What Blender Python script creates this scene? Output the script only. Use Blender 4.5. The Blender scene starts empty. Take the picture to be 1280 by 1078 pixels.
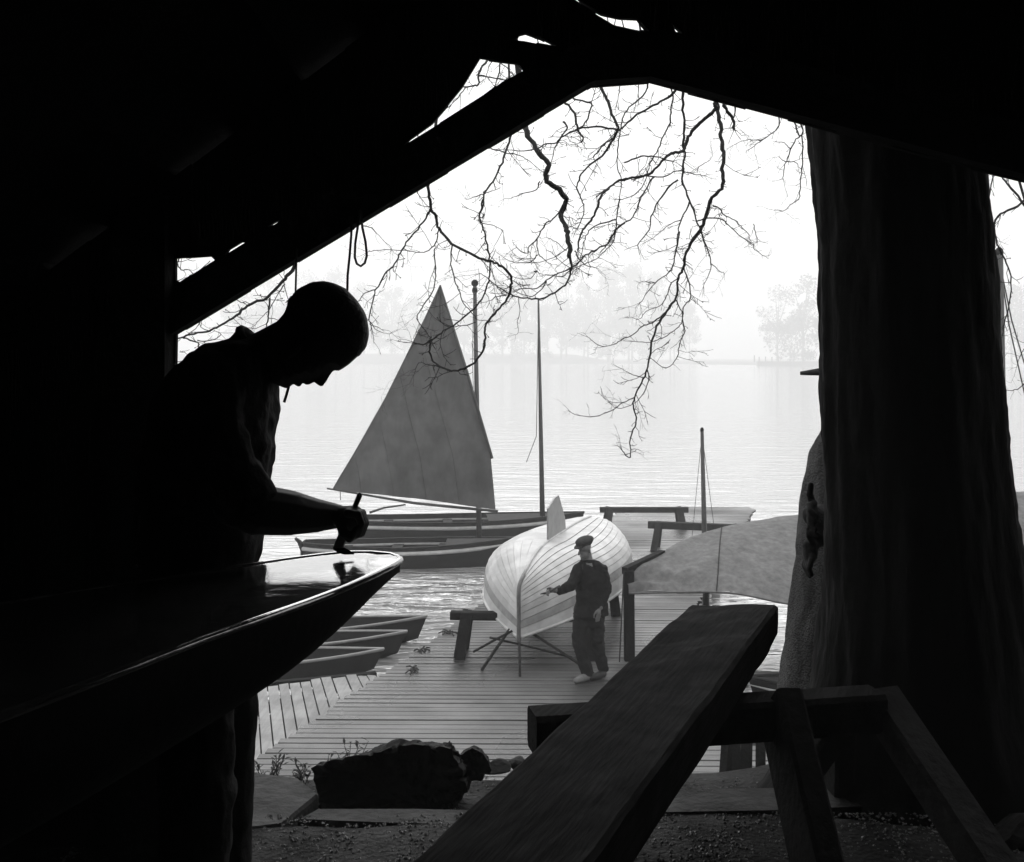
import bpy, bmesh, math, random
from mathutils import Vector, Matrix, noise
from math import sin, cos, pi, radians, sqrt

random.seed(7)
sc = bpy.context.scene
col = sc.collection
V = Vector

# ------------------------------------------------------------------ camera
CZ = 4.35            # camera height above the lake (the shed stands on a bank)
F = 1400.0           # focal length in photo pixels (photo 1280 wide)
HX, HY = 640.0, 445.0
cam_d = bpy.data.cameras.new('camera')
cam = bpy.data.objects.new('camera', cam_d)
col.objects.link(cam)
cam.location = (0, 0, CZ)
cam.rotation_euler = (radians(90), 0, 0)
cam_d.sensor_width = 36.0
cam_d.lens = 36.0 * F / 1280.0
cam_d.shift_y = -(539.0 - HY) / 1280.0
cam_d.clip_start = 0.05
cam_d.clip_end = 5000
sc.camera = cam

# ------------------------------------------------------------------ sky, sun, exposure
SUN_EL, SUN_AZ = 36.0, 0.0      # veiled sun ahead over the lake
world = bpy.data.worlds.new('World')
sc.world = world
world.use_nodes = True
wn, wl = world.node_tree.nodes, world.node_tree.links
wn.clear()
w_out = wn.new('ShaderNodeOutputWorld')
w_bg = wn.new('ShaderNodeBackground')
w_sky = wn.new('ShaderNodeTexSky')
w_sky.sky_type = 'NISHITA'
w_sky.sun_disc = False
w_sky.sun_elevation = radians(SUN_EL)
w_sky.sun_rotation = radians(SUN_AZ)
w_sky.air_density = 1.0
w_sky.dust_density = 4.0
w_bw = wn.new('ShaderNodeRGBToBW')
w_mix = wn.new('ShaderNodeMixRGB')
w_mix.inputs[0].default_value = 0.85            # overcast: an even veil of cloud over the clear sky
w_mix.inputs[2].default_value = (10.8, 10.8, 10.8, 1)
w_bg.inputs['Strength'].default_value = 0.1
wl.new(w_sky.outputs[0], w_bw.inputs[0])
wl.new(w_bw.outputs[0], w_mix.inputs[1])
wl.new(w_mix.outputs[0], w_bg.inputs['Color'])
wl.new(w_bg.outputs[0], w_out.inputs['Surface'])

sun_d = bpy.data.lights.new('sun', 'SUN')
sun_d.energy = 1.5
sun_d.angle = radians(50)
sun_d.color = (1, 1, 1)
sun = bpy.data.objects.new('sun', sun_d)
col.objects.link(sun)
sun.location = (20, 100, 80)
sdir = V((sin(radians(SUN_AZ)) * cos(radians(SUN_EL)), cos(radians(SUN_AZ)) * cos(radians(SUN_EL)), sin(radians(SUN_EL))))
sun.rotation_euler = (-sdir).to_track_quat('-Z', 'Y').to_euler()

sc.view_settings.view_transform = 'Standard'
sc.view_settings.look = 'None'
sc.view_settings.exposure = 0.08
sc.view_settings.gamma = 1.0
sc.view_settings.use_curve_mapping = False
sc.render.engine = 'CYCLES'
cy = sc.cycles
cy.use_denoising = True
cy.max_bounces = 8
cy.diffuse_bounces = 4
cy.glossy_bounces = 3
cy.volume_bounces = 5
cy.transparent_max_bounces = 8
cy.use_adaptive_sampling = False

# ------------------------------------------------------------------ helpers
def P(x, y, d):
    """the point at distance d (m) behind photo pixel x, y"""
    return V(((x - HX) / F * d, d, CZ - (y - HY) / F * d))

def G(x, y, z):
    """the point where pixel x, y meets the level z"""
    d = (CZ - z) * F / (y - HY)
    return V(((x - HX) / F * d, d, z))

ORG = {}
def tag(o, label=None, cat=None, group=None, kind=None):
    if label: o['label'] = label
    if cat: o['category'] = cat
    if group: o['group'] = group
    if kind: o['kind'] = kind
    return o

def thing(name, loc, label, cat, group=None):
    o = bpy.data.objects.new(name, None)
    o.empty_display_size = 0.1
    col.objects.link(o)
    o.location = loc
    ORG[o.name] = V(loc)
    return tag(o, label, cat, group)

def mk(name, verts, faces, mat, parent=None, smooth=False, base=None):
    """one mesh object; verts are world coordinates"""
    if parent is not None:
        org = ORG[parent.name]
    else:
        org = V(base) if base is not None else V((0, 0, 0))
    me = bpy.data.meshes.new(name)
    me.from_pydata([tuple(V(v) - org) for v in verts], [], [tuple(f) for f in faces])
    me.update()
    bm = bmesh.new(); bm.from_mesh(me)
    bmesh.ops.recalc_face_normals(bm, faces=bm.faces)
    bm.to_mesh(me); bm.free()
    if smooth:
        me.polygons.foreach_set('use_smooth', [True] * len(me.polygons))
    o = bpy.data.objects.new(name, me)
    if mat: me.materials.append(mat)
    col.objects.link(o)
    if parent is not None:
        o.parent = parent
        ORG[o.name] = org
    else:
        o.location = org
        ORG[o.name] = org
    return o

class MB:
    def __init__(self): self.v, self.f = [], []
    def add(self, vf):
        n = len(self.v)
        self.v += [V(p) for p in vf[0]]
        self.f += [tuple(i + n for i in f) for f in vf[1]]
        return self
    def build(self, name, mat, parent=None, smooth=False, base=None):
        return mk(name, self.v, self.f, mat, parent, smooth, base)

def g_box(c, sx, sy, sz, rot=None):
    c = V(c); vs = []
    for k in (-1, 1):
        for j in (-1, 1):
            for i in (-1, 1):
                p = V((i * sx / 2, j * sy / 2, k * sz / 2))
                if rot is not None: p = rot @ p
                vs.append(c + p)
    return vs, [(0, 1, 3, 2), (4, 6, 7, 5), (0, 4, 5, 1), (2, 3, 7, 6), (0, 2, 6, 4), (1, 5, 7, 3)]

def g_beam(p0, p1, w, h, up=(0, 0, 1), w1=None, h1=None, bev=0.0):
    """timber from p0 to p1, w wide, h deep; chamfered by bev"""
    p0, p1 = V(p0), V(p1)
    t = (p1 - p0).normalized()
    s = t.cross(V(up))
    if s.length < 1e-4: s = t.cross(V((1, 0, 0)))
    s.normalize(); u = s.cross(t).normalized()
    w1 = w if w1 is None else w1; h1 = h if h1 is None else h1
    vs = []
    for p, ww, hh in ((p0, w, h), (p1, w1, h1)):
        a, b = ww / 2, hh / 2
        if bev > 0:
            e = min(bev, a * .6, b * .6)
            ring = [(-a + e, -b), (a - e, -b), (a, -b + e), (a, b - e), (a - e, b), (-a + e, b), (-a, b - e), (-a, -b + e)]
        else:
            ring = [(-a, -b), (a, -b), (a, b), (-a, b)]
        vs += [p + s * x + u * z for x, z in ring]
    n = len(vs) // 2
    fs = [(i, (i + 1) % n, n + (i + 1) % n, n + i) for i in range(n)]
    fs += [tuple(reversed(range(n))), tuple(range(n, 2 * n))]
    return vs, fs

def g_tube(pts, rad, n=8, cap=True):
    pts = [V(p) for p in pts]
    if not isinstance(rad, (list, tuple)): rad = [rad] * len(pts)
    vs, fs = [], []
    up = None
    for i, p in enumerate(pts):
        t = (pts[min(i + 1, len(pts) - 1)] - pts[max(i - 1, 0)])
        if t.length < 1e-9: t = V((0, 0, 1))
        t.normalize()
        if up is None:
            up = V((0, 0, 1)) if abs(t.z) < .9 else V((1, 0, 0))
        a = (up - t * up.dot(t))
        if a.length < 1e-5: a = t.orthogonal()
        a.normalize(); up = a
        b = t.cross(a)
        for k in range(n):
            q = 2 * pi * k / n
            vs.append(p + (a * cos(q) + b * sin(q)) * rad[i])
    for i in range(len(pts) - 1):
        for k in range(n):
            fs.append((i * n + k, i * n + (k + 1) % n, (i + 1) * n + (k + 1) % n, (i + 1) * n + k))
    if cap:
        fs.append(tuple(reversed(range(n))))
        fs.append(tuple(range((len(pts) - 1) * n, len(pts) * n)))
    return vs, fs

def g_ball(c, rx, ry=None, rz=None, n=12, m=8, rot=None):
    c = V(c); ry = rx if ry is None else ry; rz = rx if rz is None else rz
    vs, fs = [], []
    def put(p):
        if rot is not None: p = rot @ p
        vs.append(c + p)
    put(V((0, 0, -rz)))
    for j in range(1, m):
        a = -pi / 2 + pi * j / m
        for i in range(n):
            b = 2 * pi * i / n
            put(V((rx * cos(a) * cos(b), ry * cos(a) * sin(b), rz * sin(a))))
    put(V((0, 0, rz)))
    for i in range(n): fs.append((0, 1 + (i + 1) % n, 1 + i))
    for j in range(m - 2):
        for i in range(n):
            fs.append((1 + j * n + i, 1 + j * n + (i + 1) % n, 1 + (j + 1) * n + (i + 1) % n, 1 + (j + 1) * n + i))
    top = len(vs) - 1; o = 1 + (m - 2) * n
    for i in range(n): fs.append((o + i, o + (i + 1) % n, top))
    return vs, fs

def g_limb(pts, rad, n=10):
    """tube with balls at its ends, closed, for remeshed figures"""
    b = MB(); b.add(g_tube(pts, rad, n))
    if not isinstance(rad, (list, tuple)): rad = [rad] * len(pts)
    for p, r in zip(pts, rad): b.add(g_ball(p, r * .99, n=10, m=6))
    return b.v, b.f

def g_loft(rings, closed=True, caps=True):
    vs, fs = [], []
    n = len(rings[0])
    for r in rings: vs += [V(p) for p in r]
    for i in range(len(rings) - 1):
        for k in range(n if closed else n - 1):
            fs.append((i * n + k, i * n + (k + 1) % n, (i + 1) * n + (k + 1) % n, (i + 1) * n + k))
    if caps and closed:
        fs.append(tuple(reversed(range(n)))); fs.append(tuple(range((len(rings) - 1) * n, len(rings) * n)))
    return vs, fs

def remesh(name, mb, voxel, mat, parent, it=3, fac=.5, disp=0.0, ds=(20, 20, 9)):
    me = bpy.data.meshes.new('tmp')
    me.from_pydata([tuple(v) for v in mb.v], [], mb.f); me.update()
    bm = bmesh.new(); bm.from_mesh(me); bmesh.ops.recalc_face_normals(bm, faces=bm.faces); bm.to_mesh(me); bm.free()
    t = bpy.data.objects.new('tmp', me); col.objects.link(t)
    m = t.modifiers.new('r', 'REMESH'); m.mode = 'VOXEL'; m.voxel_size = voxel
    if it:
        s = t.modifiers.new('s', 'SMOOTH'); s.iterations = it; s.factor = fac
    dg = bpy.context.evaluated_depsgraph_get(); dg.update()
    e = t.evaluated_get(dg); r = e.to_mesh()
    vs = [V(v.co) for v in r.vertices]; fs = [tuple(p.vertices) for p in r.polygons]
    if disp:        # cloth folds
        for i, v in enumerate(r.vertices):
            c = v.co; w = noise.noise((c.x * ds[0] + 2 * noise.noise(c * 5), c.y * ds[1], c.z * ds[2]))
            vs[i] = c + v.normal * disp * (w + .5 * noise.noise((c.x * ds[0] * 2.3, c.y * ds[1] * 2.3, c.z * ds[2] * 2.3)))
    e.to_mesh_clear()
    bpy.data.objects.remove(t); bpy.data.meshes.remove(me)
    return mk(name, vs, fs, mat, parent, True)

def copy_tree(o, parent=None, shift=None):
    c = o.copy(); col.objects.link(c); c.parent = parent
    ORG[c.name] = ORG.get(o.name, V((0, 0, 0)))
    for ch in list(o.children): copy_tree(ch, c)
    return c

def rz(a): return Matrix.Rotation(a, 3, 'Z')

# ------------------------------------------------------------------ materials (a monochrome world)
def mat(name, g=0.2, rough=0.7, var=0.25, scale=6.0, bump=0.0, bscale=40.0, stretch=(1, 1, 1), spec=0.4,
        coat=0.0, g2=None, dirt=0.0, dscale=2.0, rvar=0.0, transl=0.0, rand=0.0, rot=None):
    m = bpy.data.materials.new(name); m.use_nodes = True
    n, l = m.node_tree.nodes, m.node_tree.links
    b = n['Principled BSDF']
    tc = n.new('ShaderNodeTexCoord'); mp = n.new('ShaderNodeMapping')
    mp.inputs['Scale'].default_value = stretch
    if rot is not None:
        m0 = n.new('ShaderNodeMapping'); m0.inputs['Rotation'].default_value = (0, 0, rot)
        l.new(tc.outputs['Object'], m0.inputs[0]); l.new(m0.outputs[0], mp.inputs[0])
    else:
        l.new(tc.outputs['Object'], mp.inputs[0])
    nz = n.new('ShaderNodeTexNoise'); nz.inputs['Scale'].default_value = scale
    nz.inputs['Detail'].default_value = 6; nz.inputs['Roughness'].default_value = .65
    l.new(mp.outputs[0], nz.inputs['Vector'])
    lo = g * (1 - var); hi = g * (1 + var) if g2 is None else g2
    rp = n.new('ShaderNodeValToRGB')
    rp.color_ramp.elements[0].position = .3; rp.color_ramp.elements[0].color = (lo, lo, lo, 1)
    rp.color_ramp.elements[1].position = .7; rp.color_ramp.elements[1].color = (hi, hi, hi, 1)
    l.new(nz.outputs['Fac'], rp.inputs[0])
    c = rp.outputs[0]
    if dirt > 0:
        n2 = n.new('ShaderNodeTexNoise'); n2.inputs['Scale'].default_value = dscale; n2.inputs['Detail'].default_value = 5
        l.new(tc.outputs['Object'], n2.inputs['Vector'])
        r2 = n.new('ShaderNodeValToRGB')
        r2.color_ramp.elements[0].position = .42; r2.color_ramp.elements[0].color = (1 - dirt,) * 3 + (1,)
        r2.color_ramp.elements[1].position = .6; r2.color_ramp.elements[1].color = (1, 1, 1, 1)
        l.new(n2.outputs['Fac'], r2.inputs[0])
        mx = n.new('ShaderNodeMixRGB'); mx.blend_type = 'MULTIPLY'; mx.inputs[0].default_value = 1
        l.new(c, mx.inputs[1]); l.new(r2.outputs[0], mx.inputs[2]); c = mx.outputs[0]
    if rand > 0:
        oi = n.new('ShaderNodeObjectInfo')
        mr = n.new('ShaderNodeMapRange'); mr.inputs[3].default_value = 1 - rand; mr.inputs[4].default_value = 1 + rand
        l.new(oi.outputs['Random'], mr.inputs[0])
        mx = n.new('ShaderNodeMixRGB'); mx.blend_type = 'MULTIPLY'; mx.inputs[0].default_value = 1
        l.new(c, mx.inputs[1]); l.new(mr.outputs[0], mx.inputs[2]); c = mx.outputs[0]
    l.new(c, b.inputs['Base Color'])
    b.inputs['Roughness'].default_value = rough
    if rvar > 0:
        mr = n.new('ShaderNodeMapRange'); mr.inputs[1].default_value = .35; mr.inputs[2].default_value = .65
        mr.inputs[3].default_value = max(.03, rough - rvar); mr.inputs[4].default_value = min(1, rough + rvar)
        n3 = n.new('ShaderNodeTexNoise'); n3.inputs['Scale'].default_value = dscale * .6; n3.inputs['Detail'].default_value = 3
        l.new(tc.outputs['Object'], n3.inputs['Vector'])
        l.new(n3.outputs['Fac'], mr.inputs[0]); l.new(mr.outputs[0], b.inputs['Roughness'])
    b.inputs['Specular IOR Level'].default_value = spec
    b.inputs['Coat Weight'].default_value = coat
    b.inputs['Coat Roughness'].default_value = .06
    if bump > 0:
        n4 = n.new('ShaderNodeTexNoise'); n4.inputs['Scale'].default_value = bscale; n4.inputs['Detail'].default_value = 5
        l.new(mp.outputs[0], n4.inputs['Vector'])
        bp = n.new('ShaderNodeBump'); bp.inputs['Strength'].default_value = bump; bp.inputs['Distance'].default_value = .02
        l.new(n4.outputs['Fac'], bp.inputs['Height']); l.new(bp.outputs[0], b.inputs['Normal'])
    if transl > 0:
        out = n['Material Output']; tr = n.new('ShaderNodeBsdfTranslucent'); ms = n.new('ShaderNodeMixShader')
        ms.inputs[0].default_value = transl
        l.new(c, tr.inputs[0]); l.new(b.outputs[0], ms.inputs[1]); l.new(tr.outputs[0], ms.inputs[2])
        l.new(ms.outputs[0], out.inputs['Surface'])
    return m

M = {}
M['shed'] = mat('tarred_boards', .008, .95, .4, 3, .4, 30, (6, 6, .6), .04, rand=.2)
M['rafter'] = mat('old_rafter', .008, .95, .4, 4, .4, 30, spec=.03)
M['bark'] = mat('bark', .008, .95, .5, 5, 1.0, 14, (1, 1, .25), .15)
M['twig'] = mat('twig_bark', .03, .9, .3, 20, spec=.15)
M['deck'] = mat('jetty_planks', .14, .42, .4, 5, .25, 60, (.35, 6, 6), .4, dirt=.6, dscale=.55, rvar=.28, rand=.22)
M['stage'] = mat('bleached_boards', .27, .6, .2, 4, .2, 50, (6, .4, 6), .4, dirt=.3, dscale=2.5, rand=.12)
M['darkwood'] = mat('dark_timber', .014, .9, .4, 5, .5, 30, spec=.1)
M['greywood'] = mat('weathered_timber', .035, .85, .35, 5, .5, 30, spec=.15)
M['plank'] = mat('rough_timber', .013, .95, .5, 5, .35, 12, (7, .7, 7), .06, dirt=.5, dscale=9, rot=radians(21.8))
M['white'] = mat('white_paint', .66, .5, .08, 4, .2, 60, (1, 1, 4), .3, dirt=.2, dscale=4, rand=.1)
M['bottom'] = mat('old_primer', .33, .6, .25, 8, .1, 60, spec=.35)
M['fin'] = mat('galvanised_plate', .26, .5, .2, 8, .1, 50, spec=.5)
M['stemband'] = mat('stem_band', .17, .5, .3, 8, spec=.4)
M['hulldark'] = mat('dark_hull', .018, .55, .3, 3, .1, 40, spec=.2)
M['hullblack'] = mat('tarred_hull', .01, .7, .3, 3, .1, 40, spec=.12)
M['hullgrey'] = mat('grey_hull', .06, .45, .3, 3, .1, 40, spec=.5)
M['rub'] = mat('varnished_strake', .46, .4, .2, 5, spec=.5)
M['sail'] = mat('tanned_sail', .11, .85, .30, 1.1, .5, 4, (1.5, 1, .6), .15, transl=.3, dirt=.2, dscale=2.5)
M['spar'] = mat('spar', .07, .5, .3, 6, spec=.4)
M['tarp'] = mat('tarpaulin', .18, .85, .28, 11, .6, 9, (1, 1, 1), .2, dirt=.15, dscale=5)
M['rope'] = mat('rope', .05, .9, .3, 30, spec=.1)
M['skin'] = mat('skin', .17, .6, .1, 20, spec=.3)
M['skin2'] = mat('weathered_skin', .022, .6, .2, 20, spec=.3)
M['hair'] = mat('dark_hair', .015, .7, .3, 60, .5, 120, spec=.25)
M['shirt'] = mat('dark_shirt', .008, .9, .3, 10, .25, 60, spec=.1)
M['jacket'] = mat('dark_jacket', .014, .9, .35, 10, .3, 60, spec=.1)
M['trouser'] = mat('trousers', .026, .9, .4, 8, .3, 40, spec=.1, dirt=.3)
M['cap'] = mat('tweed_cap', .05, .95, .3, 40, .3, 90, spec=.1)
M['shoe'] = mat('canvas_shoe', .2, .8, .2, 20, spec=.2)
M['shoedark'] = mat('boot', .03, .5, .3, 20, spec=.3)
M['coat'] = mat('fleecy_coat', .12, 1.0, .3, 60, 1.0, 130, spec=.05)
M['glove'] = mat('leather_glove', .012, .7, .3, 30, .2, 60, spec=.12)
M['brush'] = mat('brush_handle', .06, .5, .2, 20, spec=.4)
M['bristle'] = mat('bristle', .02, .8, .2, 60, spec=.2)
M['varnish'] = mat('wet_varnish', .06, .09, .5, 7, .32, 5, (1, 1, 1), .8, coat=1.0)
M['varnish'].node_tree.nodes['Principled BSDF'].inputs['Coat IOR'].default_value = 1.9
M['rock'] = mat('rock', .022, .9, .5, 5, .9, 14, spec=.2)
M['slab'] = mat('stone_slab', .075, .9, .3, 6, .5, 30, spec=.2, dirt=.3, dscale=5)
M['earth'] = mat('trodden_earth', .05, .95, .45, 7, .8, 50, spec=.1, dirt=.4, dscale=3)
M['pebble'] = mat('pebbles', .1, .4, .8, 45, spec=.6)
M['leaf'] = mat('dark_leaves', .05, .6, .4, 20, spec=.3)
M['fartree'] = mat('distant_trees', .10, .95, .3, 2, spec=0)
M['farland'] = mat('far_bank', .2, .95, .3, .1, spec=0)
M['cig'] = mat('cigarette', .5, .8, .1, 20)

def water_mat():
    m = bpy.data.materials.new('lake_water'); m.use_nodes = True
    n, l = m.node_tree.nodes, m.node_tree.links
    b = n['Principled BSDF']
    b.inputs['Base Color'].default_value = (.4, .4, .4, 1)
    b.inputs['Roughness'].default_value = .07
    b.inputs['IOR'].default_value = 2.1
    b.inputs['Specular IOR Level'].default_value = .6
    tc = n.new('ShaderNodeTexCoord')
    hs = []
    for sc_, st, w in ((1.0, (.42, 1.3, 1), 1.0), (2.6, (.5, 1.3, 1), .32)):
        mp = n.new('ShaderNodeMapping'); mp.inputs['Scale'].default_value = st
        mp.inputs['Rotation'].default_value = (0, 0, .12)
        l.new(tc.outputs['Object'], mp.inputs[0])
        z = n.new('ShaderNodeTexNoise'); z.inputs['Scale'].default_value = sc_; z.inputs['Detail'].default_value = 3
        z.inputs['Distortion'].default_value = .6
        l.new(mp.outputs[0], z.inputs['Vector'])
        mu = n.new('ShaderNodeMath'); mu.operation = 'MULTIPLY'; mu.inputs[1].default_value = w
        l.new(z.outputs['Fac'], mu.inputs[0]); hs.append(mu.outputs[0])
    ad = n.new('ShaderNodeMath'); ad.operation = 'ADD'
    l.new(hs[0], ad.inputs[0]); l.new(hs[1], ad.inputs[1])
    bp = n.new('ShaderNodeBump'); bp.inputs['Strength'].default_value = 1.0; bp.inputs['Distance'].default_value = .34
    sx_ = n.new('ShaderNodeSeparateXYZ'); l.new(tc.outputs['Object'], sx_.inputs[0])
    mr = n.new('ShaderNodeMapRange'); mr.inputs[1].default_value = 17; mr.inputs[2].default_value = 34
    mr.inputs[3].default_value = 1.0; mr.inputs[4].default_value = .14       # ripples by the moorings, calm lake beyond
    l.new(sx_.outputs['Y'], mr.inputs[0])
    mm = n.new('ShaderNodeMath'); mm.operation = 'MULTIPLY'
    l.new(ad.outputs[0], mm.inputs[0]); l.new(mr.outputs[0], mm.inputs[1])
    ad = mm
    l.new(ad.outputs[0], bp.inputs['Height']); l.new(bp.outputs[0], b.inputs['Normal'])
    return m
M['water'] = water_mat()

# ------------------------------------------------------------------ the setting: lake, banks
FL = CZ - 1.45          # floor of the shed
FL2 = FL - .17          # ground beyond the kerb
LX, LY0, LY1 = 800, -24, 1250
wat = mk('lake_water', [(-LX, LY0, 0), (LX, LY0, 0), (LX, LY1, 0), (-LX, LY1, 0)], [(0, 1, 2, 3)], M['water'])
tag(wat, 'misty pale lake water beyond the jetty', kind='structure')

def edge_y(x):          # where the terrace breaks off towards the water
    return 4.35 + .25 * noise.noise((x * .8, 3.1, 0)) + max(0, x - .9) * .75

def ground_z(x, y):
    e = edge_y(x)
    k = 3.6 + .02 * sin(x * 3)
    z = FL if y < k else FL2
    if abs(y - k) < .06: z = FL + (FL2 - FL) * (y - k + .06) / .12
    if y > e:
        t = min(1, (y - e) / 5.2)
        low = -.8 if y > 14.6 or x > 3 else .12 - .1 * max(0, y - 9.6) / 4
        z = FL2 + (low - FL2) * (1 - (1 - t) ** 1.6)
    z += .02 * noise.noise((x * 2.3, y * 2.3, 0)) + .012 * noise.noise((x * 7, y * 7, 1))
    if x < -3 or x > 6: z += .3 * noise.noise((x * .2, y * .2, 5))
    return z
xs = [-40, -30, -22, -16, -12, -9, -7, -5.5, -4.5] + [-4 + .16 * i for i in range(57)] + [5.6, 6.5, 8, 10, 13, 18, 25, 40]
ys = [-20, -12, -7, -4, -2, 0, 1, 1.6] + [2 + .12 * i for i in range(36)] + [6.6, 7, 7.5, 8, 8.6, 9.2, 10, 11, 12, 13, 14, 14.5, 14.8, 16]
vs = [(x, y, ground_z(x, y)) for y in ys for x in xs]
nx = len(xs)
fs = [(j * nx + i, j * nx + i + 1, (j + 1) * nx + i + 1, (j + 1) * nx + i) for j in range(len(ys) - 1) for i in range(nx - 1)]
tag(mk('ground', vs, fs, M['earth'], None, True), 'trodden earth of the bank under the shed', kind='structure')

# far bank
fv, ff = [], []
fx = [-760 + 20 * i for i in range(77)]
rows = [(0, -.6), (3, .8), (14, 2), (45, 3.5), (90, 5), (250, 6), (560, 6)]
for x in fx:
    y0 = 600 + 22 * noise.noise((x * .011, 0, 3)) - 95 * math.exp(-((x - 170) / 70) ** 4)
    for dy, z in rows: fv.append((x, y0 + dy, z * (1 if x < 60 else .18) + .5 * noise.noise((x * .05, dy * .05, 1)) * (1 if dy > 2 else 0)))
nr = len(rows)
for i in range(len(fx) - 1):
    for j in range(nr - 1): ff.append((i * nr + j, (i + 1) * nr + j, (i + 1) * nr + j + 1, i * nr + j + 1))
tag(mk('far_bank', fv, ff, M['farland'], None, True), 'low far shore fading in the mist', kind='structure')

# gravel on the shed floor
gm = MB()
for i in range(17000):
    x = random.uniform(-1.3, 2.4); y = random.uniform(2.5, 3.55)
    if i > 14000: y = random.uniform(3.5, 4.3)
    r = random.uniform(.002, .0065)
    z = ground_z(x, y) + r * .3
    a = random.uniform(0, pi)
    k = [(r * random.uniform(.7, 1.3)) for _ in range(6)]
    vs = [(x + k[0] * cos(a), y + k[0] * sin(a), z), (x - k[1] * sin(a), y + k[1] * cos(a), z), (x - k[2] * cos(a), y - k[2] * sin(a), z),
          (x + k[3] * sin(a), y - k[3] * cos(a), z), (x, y, z + k[4] * .7), (x, y, z - r)]
    gm.add((vs, [(0, 1, 4), (1, 2, 4), (2, 3, 4), (3, 0, 4), (1, 0, 5), (2, 1, 5), (3, 2, 5), (0, 3, 5)]))
tag(gm.build('gravel', M['pebble']), 'small loose gravel strewn over the shed floor', kind='stuff')

# ------------------------------------------------------------------ boathouse
GY = 3.3
shed = thing('boathouse', (0, GY, FL), 'dark timber boathouse with open gable end', 'boathouse')
def gp(x, y): return P(x, y, GY)
roofz = lambda X: CZ + (1.5 - .75 * (.3 - X) if X < .3 else 1.5 - .326 * (X - .3))
# outline of the gable boarding (in the gable plane), with the holes between roof and rafter
outer = [(-2.0, FL - .1), (-2.0, roofz(-2.0)), (.3, roofz(.3)), (2.6, roofz(2.6)), (2.6, FL - .1), (2.35, FL - .1)]
outer += [(gp(1640, 0).x, gp(0, 319).z)]
for px, py in ((1280, 225), (1230, 213), (1005, 153), (812, 102), (740, 107), (470, 268), (220, 418), (219, 470), (219, 1200)):
    p = gp(px, py); outer.append((p.x, p.z))
holes_px = [
    [(219, 323), (262, 320), (267, 325), (262, 328), (224, 353), (219, 350)],
    [(279, 319), (285, 311), (300, 302), (307, 303), (296, 310)],
    [(334, 284), (341, 279), (350, 275), (346, 280)],
    [(600, 72), (622, 75), (647, 78), (655, 87), (628, 101), (604, 119), (560, 147), (500, 185), (512, 173), (540, 153), (560, 130), (578, 108)],
    [(632, 48), (640, 48), (647, 46), (649, 42), (657, 40), (676, 47), (697, 58), (675, 54), (655, 50)],
    [(716, -8), (728, 3), (752, 16), (775, 21), (797, 22), (804, 31), (811, 39), (790, 35), (768, 30), (748, 18), (727, 5), (716, -2)],
    [(840, 30), (845, 34), (855, 44), (861, 51), (853, 49), (846, 42)],
]
holes = [[(gp(x, y).x, gp(x, y).z) for x, y in h] for h in holes_px]
gbm = bmesh.new()
edges = []
for loop in [outer] + holes:
    bv = [gbm.verts.new((x, 0, z)) for x, z in loop]
    edges += [gbm.edges.new((bv[i], bv[(i + 1) % len(bv)])) for i in range(len(bv))]
bmesh.ops.triangle_fill(gbm, use_beauty=True, edges=edges)
xb = -2.02
k = 0
while xb < 2.62:
    w = random.uniform(.13, .17)
    b2 = gbm.copy()
    for px_, nrm in ((xb - .012, (-1, 0, 0)), (xb + w + .012, (1, 0, 0))):
        bmesh.ops.bisect_plane(b2, geom=list(b2.verts) + list(b2.edges) + list(b2.faces), plane_co=(px_, 0, 0), plane_no=nrm, clear_outer=True)
    if len(b2.faces):
        b2.verts.ensure_lookup_table()
        off = GY + (.012 if k % 2 else .0)
        b2.verts.index_update()
        vv = [V((v.co.x, off, v.co.z)) for v in b2.verts]
        ff_ = [tuple(v.index for v in f.verts) for f in b2.faces]
        bnd = [tuple(v.index for v in e.verts) for e in b2.edges if len(e.link_faces) == 1]
        n = len(vv)
        vv += [v + V((0, .022, 0)) for v in vv[:n]]
        allf = ff_ + [tuple(n + i for i in reversed(f)) for f in ff_] + [(a, b_, n + b_, n + a) for a, b_ in bnd]
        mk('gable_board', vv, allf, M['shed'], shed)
    b2.free()
    xb += w; k += 1
gbm.free()
# rafters along the opening
TOPS = {(219, 357), (655, 90), (742, 44)}
def px_beam(name, poly, y0, y1, m, parent):
    kk = lambda x, y: (x, y) if (x, y) not in TOPS else (HX + (x - HX) * .979, HY + (y - HY) * .979)
    a = [P(*kk(x, y), GY) for x, y in poly]
    v0 = [V((p.x, y0, p.z)) for p in a]; v1 = [V((p.x, y1, p.z)) for p in a]
    n = len(a)
    return mk(name, v0 + v1, [tuple(range(n)), tuple(reversed(range(n, 2 * n)))] + [(i, (i + 1) % n, n + (i + 1) % n, n + i) for i in range(n)], m, parent)
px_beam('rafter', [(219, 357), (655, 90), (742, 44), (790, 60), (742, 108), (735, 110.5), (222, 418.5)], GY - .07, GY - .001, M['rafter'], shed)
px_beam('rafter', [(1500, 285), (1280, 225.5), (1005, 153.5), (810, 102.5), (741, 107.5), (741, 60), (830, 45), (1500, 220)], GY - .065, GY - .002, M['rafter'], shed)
px_beam('jamb_post', [(150, 250), (217.5, 250), (217.5, 1075), (150, 1075)], GY - .09, GY - .003, M['rafter'], shed)
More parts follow.
